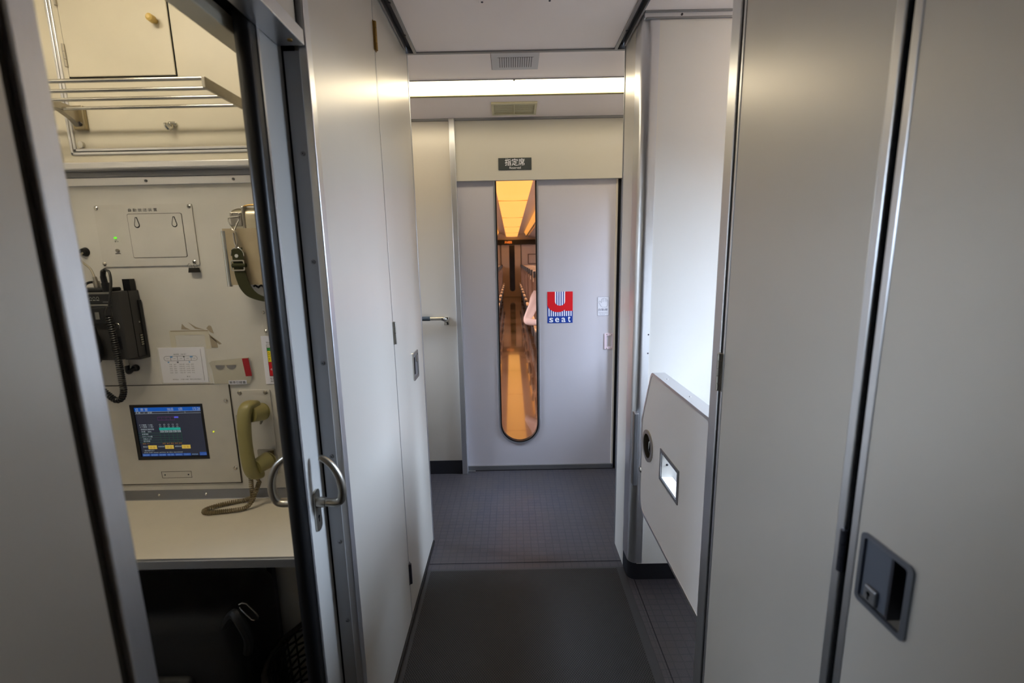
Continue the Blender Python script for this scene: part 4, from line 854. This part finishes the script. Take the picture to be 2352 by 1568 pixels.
path = spline([(-.784, 1.268, .780), (-.782, 1.262, .760), (-.780, 1.258, .735), (-.786, 1.264, .716), (-.812, 1.262, .7075), (-.848, 1.248, .7075), (-.878, 1.230, .7075), (-.893, 1.210, .7075), (-.880, 1.197, .7075), (-.846, 1.200, .7075), (-.808, 1.208, .7075), (-.780, 1.218, .709), (-.764, 1.226, .725), (-.755, 1.236, .750), (-.744, 1.240, .778)], 7)
MB().tube(coil(path, .0052, 74, 8), .0020, 5).build('coiled_cord', PHONEC, te, True)

# things under the desk
bg_ = thing('travel_bag', 'black nylon travel bag under the desk with a steel buckle', 'bag', (-.93, 1.12, 0))
b = MB().box(-1.28, -.735, 1.04, 1.27, .005, .50, .05, 4); b.build('body', BAGM, bg_, True)
b = MB().box(-1.20, -.86, 1.018, 1.06, .06, .33, .018, 3); b.build('front_pocket', BAGM, bg_, True)
MB().tube(spline([(-1.19, 1.022, .300), (-1.05, 1.016, .322), (-.93, 1.016, .330), (-.87, 1.022, .318)], 6), .004, 8).build('zip', mat('zip_grey', (.12, .12, .13), .4), bg_, True)
MB().tube(spline([(-.76, 1.04, .48), (-.72, 1.02, .53), (-.70, 1.01, .52), (-.69, 1.02, .46), (-.71, 1.04, .40)], 6), .012, 8).build('strap', BAGM, bg_, True)
MB().tube([(-.7115, 1.035, .545), (-.704, 1.035, .549), (-.6945, 1.035, .546), (-.6715, 1.035, .516), (-.668, 1.035, .508), (-.671, 1.035, .500), (-.6785, 1.035, .4965), (-.687, 1.035, .4995), (-.711, 1.035, .530), (-.714, 1.035, .537)], .0022, 8, True).build('buckle', STEEL, bg_, True)
wb = thing('woven_basket', 'dark woven basket on the floor under the desk end', 'basket', (-.63, 1.12, 0))
BK = mat('dark_wicker', (.12, .095, .07), .45)
for k in range(26):
    t = 2*math.pi*k/26; MB().tube([(-.612+.075*math.cos(t), 1.13+.11*math.sin(t), .004), (-.612+.088*math.cos(t), 1.13+.125*math.sin(t), .30)], .0028, 5).build('stake', BK, wb)
for k in range(14):
    z = .02+.021*k; f = .85+.15*z/.3
    MB().tube([(-.612+(.088+(.004 if (j+k) % 2 else -.004))*f*math.cos(2*math.pi*j/26), 1.13+(.125+(.004 if (j+k) % 2 else -.004))*f*math.sin(2*math.pi*j/26), z) for j in range(26)], .0034, 5, True).build('weaver', BK, wb, True)
MB().tube([(-.612+.091*math.cos(2*math.pi*j/32), 1.13+.128*math.sin(2*math.pi*j/32), .305+.004*math.sin(j*2.4)) for j in range(32)], .008, 8, True).build('rim', BK, wb, True)
MB().prism(circ(-.612, 1.13, .076, 24, 1.28), 'Z', .002, .008).build('basket_floor', BK, wb)
# crew room ceiling lamp
cl = thing('crew_room_lamp', 'warm ceiling lamp in the crew room beyond the doorway head', 'lamp', (-.95, .5, 2.25))
MB().box(-1.20, -.72, .58, .72, 2.235, 2.255, .004).build('diffuser', CREWGLOW, cl); MB().box(-1.22, -.70, .56, .74, 2.255, 2.27).build('lamp_base', CREAMU, cl)

# ================================================================== SALOON BEYOND THE DOOR
CX = .035; LY = 17.2
struct('floor_saloon', MB().box(-1.33, 1.40, 2.93, LY+.1, -.05, .001), SALFLOOR, 'glossy brown aisle floor of the saloon')
for nm, xa, xb in (('wall_saloon_left', -1.36, -1.32), ('wall_saloon_right', 1.39, 1.43)):
    ws = [rr(3.55+2.1*k, 5.25+2.1*k, .82, 1.48, .06) for k in range(6)]
    struct(nm, MB().holed([(2.95, 0), (LY, 0), (LY, 2.5), (2.95, 2.5)], ws, 'X', xa, xb), SALWALL)
    for k in range(6):
        w = sroot('window_%d' % (5+k+(6 if xb > 0 else 0)), ((xa+xb)/2, 4.4+2.1*k, .82)); MB().prism(rr(3.55+2.1*k, 5.25+2.1*k, .82, 1.48, .06), 'X', (xa+xb)/2-.003, (xa+xb)/2+.003).build('pane', GLASS, w)
struct('wall_saloon_end', MB().box(-1.36, 1.43, LY, LY+.05, 0, 2.5), SALWALL, 'far end wall of the saloon')
struct('ceiling_saloon', MB().prism([(-1.32, 2.02), (-.56, 2.18), (-.50, 2.36), (-.20, 2.25), (.27, 2.25), (.57, 2.36), (.63, 2.18), (1.39, 2.02), (1.39, 2.48), (-1.32, 2.48)], 'Y', 2.96, LY), SALCEIL)
sl = thing('saloon_ceiling_light', 'long amber ceiling light of joined panels over the saloon aisle', 'light', (CX, 10, 2.2))
b0 = 1.35
for k in range(6):
    y0, y1 = max(3.0, 1.30+2.65*k), min(17.1, 1.30+2.65*(k+1))
    if y1 <= y0: continue
    MB().prism([(-.160, 2.200), (-.06, 2.194), (.045, 2.192), (.145, 2.194), (.245, 2.200), (.245, 2.24), (-.160, 2.24)], 'Y', y0+.012, y1-.012).build('light_panel', SALGLOW, sl)
    MB().box(-.162, .247, y1-.013, y1+.013, 2.190, 2.24).build('panel_joint', SALJOINT, sl)
for s, nm, lab in ((-1, 'side_light', 'amber strip light along the left side cove of the saloon'), (1, 'side_light', 'amber strip light along the right side cove of the saloon')):
    q = thing(nm, lab, 'light', (CX+s*.5, 10, 2.2))
    for k in range(10):
        y0, y1 = 3.2+1.36*k, 3.2+1.36*(k+1)-.03
        b = MB(); b.prism([(CX+s*.452, 2.325), (CX+s*.525, 2.200), (CX+s*.531, 2.203), (CX+s*.458, 2.328)][::s], 'Y', y0, y1).build('light_panel', SALGLOW2, q)
    MB().box(*(sorted((CX+s*.515, CX+s*.545))), 3.0, 17.0, 2.178, 2.196).build('lip', SALDARK, q)
# far end fittings
fb = thing('information_board', 'dark board with amber text over the far saloon door', 'board', (.2, LY, 1.9))
MB().box(-.50, 1.05, LY-.16, LY-.01, 1.905, 2.085, .01).build('board', SALDARK, fb); text([('次は登別', -.22, 1.955, .085, .26)], LY-.16, 'lettering', LEDO, fb)
fd = sroot('door_6', (.035, LY, 0), 'far end door of the saloon with a dark slot window')
MB().box(-.36, .375, LY-.03, LY, .01, 1.905).build('leaf', SALWALL, fd)
MB().prism([(-.062, 1.89)]+[(.038+.10*math.cos(R(180+180*i/16)), .31+.10*math.sin(R(180+180*i/16))) for i in range(17)]+[(.138, 1.89)], 'Y', LY-.036, LY-.028).build('pane', mat('dark_window', (.06, .06, .10), .12), fd)
MB().box(.36, .385, LY-.045, LY, 0, 1.905).build('jamb', SALDARK, fd); MB().box(-.375, -.355, LY-.045, LY, 0, 1.905).build('jamb', SALDARK, fd)
struct('wall_saloon_end_right', MB().box(.385, 1.39, LY-.02, LY, .5, 1.905), SALWALLR)
pf = thing('wall_frame', 'pale framed notice on the far end wall right of the door', 'frame', (.8, LY-.02, 1.2))
MB().holed([(.62, 1.20), (1.10, 1.20), (1.10, 1.57), (.62, 1.57)], [[(.65, 1.23), (1.07, 1.23), (1.07, 1.54), (.65, 1.54)]], 'Y', LY-.045, LY-.02).build('frame', mat('frame_grey', (.52, .46, .46), .4), pf); MB().box(.65, 1.07, LY-.03, LY-.02, 1.23, 1.54).build('sheet', SALWALLR, pf)

# seats: one built with its parts, the rest copied
def seat_parts(root, s):
    m = lambda x0, x1: sorted((s*x0, s*x1))
    def bx(name, mt, x0, x1, y0, y1, z0, z1, bev):
        a, c = m(x0, x1); return MB().box(a, c, y0, y1, z0, z1, bev, 3).build(name, mt, root, True)
    for k, x in enumerate((.07, .53)):
        bx('cushion', SEATB, x, x+.44, .02, .50, .34, .45, .03)
        prof = [(.46, .42), (.55, .42), (.60, .70), (.66, 1.0), (.69, 1.12), (.66, 1.165), (.61, 1.15), (.57, 1.0), (.50, .70)]
        a, c = m(x, x+.44); b = MB(); b.prism(prof, 'X', a, c); bmesh.ops.bevel(b.bm, geom=b.bm.edges[:], offset=.012, segments=2, affect='EDGES'); b.build('backrest', SEATB, root, True)
        a, c = m(x+.03, x+.41); b = MB(); b.prism([(.575, .98), (.607, 1.155), (.655, 1.172), (.69, 1.13), (.695, 1.12), (.665, 1.178), (.60, 1.163), (.567, .985)], 'X', a, c); b.build('headrest_cover', SEATC, root)
    for x in (.0, .475, .98):
        ar = bx('armrest', ARMD, x+.005, x+.045, .03, .46, .43, .525, .012); bx('armrest_top', ARMT, x, x+.05, .0, .40, .523, .56, .012).parent = ar
    a, c = m(.06, .105); MB().box(a, c, .60, .68, 1.10, 1.205, .015, 3).build('grab_knob', ARMD, root, True)
    bx('base', ARMD, .06, .97, .05, .52, .10, .34, .02); bx('pedestal', ARMD, .20, .80, .12, .45, .001, .10, .01)
ORD = ['nearest', 'second', 'third', 'fourth', 'fifth', 'sixth', 'seventh', 'eighth', 'ninth', 'tenth', 'farthest']
def copy_tree(o, loc):
    r = o.copy(); C.objects.link(r); r.location = loc
    for ch in list(o.children):
        c = ch.copy(); C.objects.link(c); c.parent = r
        for g in list(ch.children):
            d = g.copy(); C.objects.link(d); d.parent = c
    return r
for s, x0, ks, side in ((1, .275, range(0, 11), 'right'), (-1, -.235, range(3, 11), 'left')):
    first = None
    for i, k in enumerate(ks):
        y = 5.45+1.05*k; n = len(list(ks)); o = ORD[i] if i < n-1 else 'farthest'
        lab = 'bronze twin train seat, %s %s the end door in the row %s of the aisle' % (o, 'from' if o != 'nearest' else 'to', side)
        if first is None:
            first = thing('twin_chair', lab, 'chair', (0, 0, 0), 'twin seats along the saloon aisle'); seat_parts(first, s); first.location = (x0, y, 0)
        else:
            q = copy_tree(first, (x0, y, 0)); q['label'] = lab

# ================================================================== PASSENGER
pe = thing('person', 'person in a pale hoodie seated by the aisle beyond the slot window', 'person', (.50, 5.80, 0))
def skin_body(name, joints, edges, m, parent, root, sub=2):
    me = bpy.data.meshes.new(name); names = list(joints)
    me.from_pydata([joints[j][0] for j in names], [(names.index(a), names.index(b)) for a, b in edges], [])
    o = bpy.data.objects.new(name, me); C.objects.link(o); bpy.context.view_layer.objects.active = o
    md = o.modifiers.new('skin', 'SKIN'); md.use_smooth_shade = True
    for i, j in enumerate(names):
        rr_ = joints[j][1]; v = me.skin_vertices[0].data[i]; v.radius = rr_ if isinstance(rr_, tuple) else (rr_, rr_); v.use_root = (j == root)
    o.modifiers.new('sub', 'SUBSURF').levels = sub
    bpy.context.view_layer.update()
    nm = bpy.data.meshes.new_from_object(o.evaluated_get(bpy.context.evaluated_depsgraph_get())); bpy.data.objects.remove(o)
    for p in nm.polygons: p.use_smooth = True
    return link(name, nm, m, parent)
J = {'pelvis': ((.50, 5.83, .53), (.15, .12)), 'waist': ((.50, 5.87, .68), (.145, .105)), 'chest': ((.495, 5.90, .84), (.165, .115)), 'neckb': ((.495, 5.90, .985), (.075, .07)),
     'neck': ((.497, 5.885, 1.05), .052), 'head0': ((.50, 5.865, 1.12), .062),
     'shR': ((.335, 5.87, .93), .072), 'elR': ((.170, 5.66, .625), .050), 'wrR': ((.36, 5.47, .635), .033), 'haR': ((.43, 5.45, .635), (.036, .018)),
     'shL': ((.66, 5.87, .93), .072), 'elL': ((.75, 5.70, .66), .050), 'wrL': ((.58, 5.48, .635), .033), 'haL': ((.51, 5.45, .635), (.036, .018)),
     'hipR': ((.415, 5.78, .52), .095), 'knR': ((.40, 5.33, .53), .066), 'anR': ((.40, 5.28, .11), .045), 'toR': ((.40, 5.10, .05), (.042, .03)),
     'hipL': ((.585, 5.78, .52), .095), 'knL': ((.60, 5.33, .53), .066), 'anL': ((.60, 5.28, .11), .045), 'toL': ((.60, 5.10, .05), (.042, .03))}
E_ = [('pelvis', 'waist'), ('waist', 'chest'), ('chest', 'neckb'), ('neckb', 'neck'), ('neck', 'head0'), ('chest', 'shR'), ('shR', 'elR'), ('elR', 'wrR'), ('wrR', 'haR'), ('chest', 'shL'), ('shL', 'elL'), ('elL', 'wrL'), ('wrL', 'haL'),
      ('pelvis', 'hipR'), ('hipR', 'knR'), ('knR', 'anR'), ('anR', 'toR'), ('pelvis', 'hipL'), ('hipL', 'knL'), ('knL', 'anL'), ('anL', 'toL')]
body = skin_body('body', J, E_, [SKIN, HOODIE, TROUS, ARMD], pe, 'pelvis')
rl_ = ROOT['person']
for p in body.data.polygons:
    c = p.center+rl_
    hand = (c.y < 5.49 and .36 < c.x < .57 and .58 < c.z < .70)
    p.material_index = 0 if (hand or c.z > 1.03) else (3 if c.z < .12 else (2 if (c.z < .60 and c.y < 5.86 and not (c.x < .27 or c.x > .70)) and c.z < .595 else 1))
b = MB().ball((.50, 5.845, 1.205), .098, (.80, .98, 1.16), 24, 16); hd_ = b.build('head', SKIN, pe, True)
b = MB(); b.ball((.50, 5.750, 1.195), .016, (.7, 1.1, 1.3)); b.build('nose', SKIN, hd_, True)
b = MB(); b.ball((.468, 5.762, 1.215), .012, (1.2, .6, .6)); b.ball((.532, 5.762, 1.215), .012, (1.2, .6, .6)); b.build('eyes', mat('eye_dark', (.06, .05, .05), .2), hd_, True)
MB().ball((.50, 5.760, 1.147), .018, (1.2, .5, .35)).build('mouth', mat('lips', (.66, .40, .38), .5), hd_, True)
b = MB(); b.ball((.421, 5.855, 1.20), .022, (.4, .7, 1.2)); b.ball((.579, 5.855, 1.20), .022, (.4, .7, 1.2)); b.build('ears', SKIN, hd_, True)
b = MB().ball((.50, 5.868, 1.228), .108, (.84, .98, 1.10), 24, 16)
bmesh.ops.delete(b.bm, geom=[v for v in b.bm.verts if v.co.y < 5.80 and v.co.z < 1.265], context='VERTS'); b.build('hair', HAIR, pe, True)
MB().tube(spline([(.42, 5.80, .985), (.39, 5.86, 1.02), (.41, 5.96, 1.05), (.50, 6.00, 1.06), (.59, 5.96, 1.05), (.61, 5.86, 1.02), (.58, 5.80, .985), (.50, 5.775, .95)], 5), .036, 12, False).build('hood', HOODIE, pe, True)
for x in (.46, .54): MB().tube([(x, 5.782, .96), (x-.003, 5.768, .90), (x, 5.768, .84)], .003, 6).build('hood_cord', mat('cord_dark', (.3, .25, .26), .7), pe, True)
for s, nm in ((1, 'R'), (-1, 'L')):
    hx, hy, hz = J['ha'+nm][0]
    for k, (dz, ln_) in enumerate(((.020, .062), (.007, .070), (-.006, .065), (-.019, .052))):
        MB().tube([(hx-s*.01, hy, hz+dz*.8), (hx+s*.024, hy-.010, hz+dz), (hx+s*(.024+ln_*.35), hy-.024, hz+dz), (hx+s*(.018+ln_*.5), hy-.045, hz+dz*.9)], [.009, .009, .008, .006], 8).build('finger', SKIN, pe, True)
    MB().tube([(hx-s*.03, hy-.004, hz+.014), (hx-s*.008, hy-.024, hz+.034), (hx+s*.014, hy-.036, hz+.040)], [.012, .010, .007], 8).build('thumb', SKIN, pe, True)
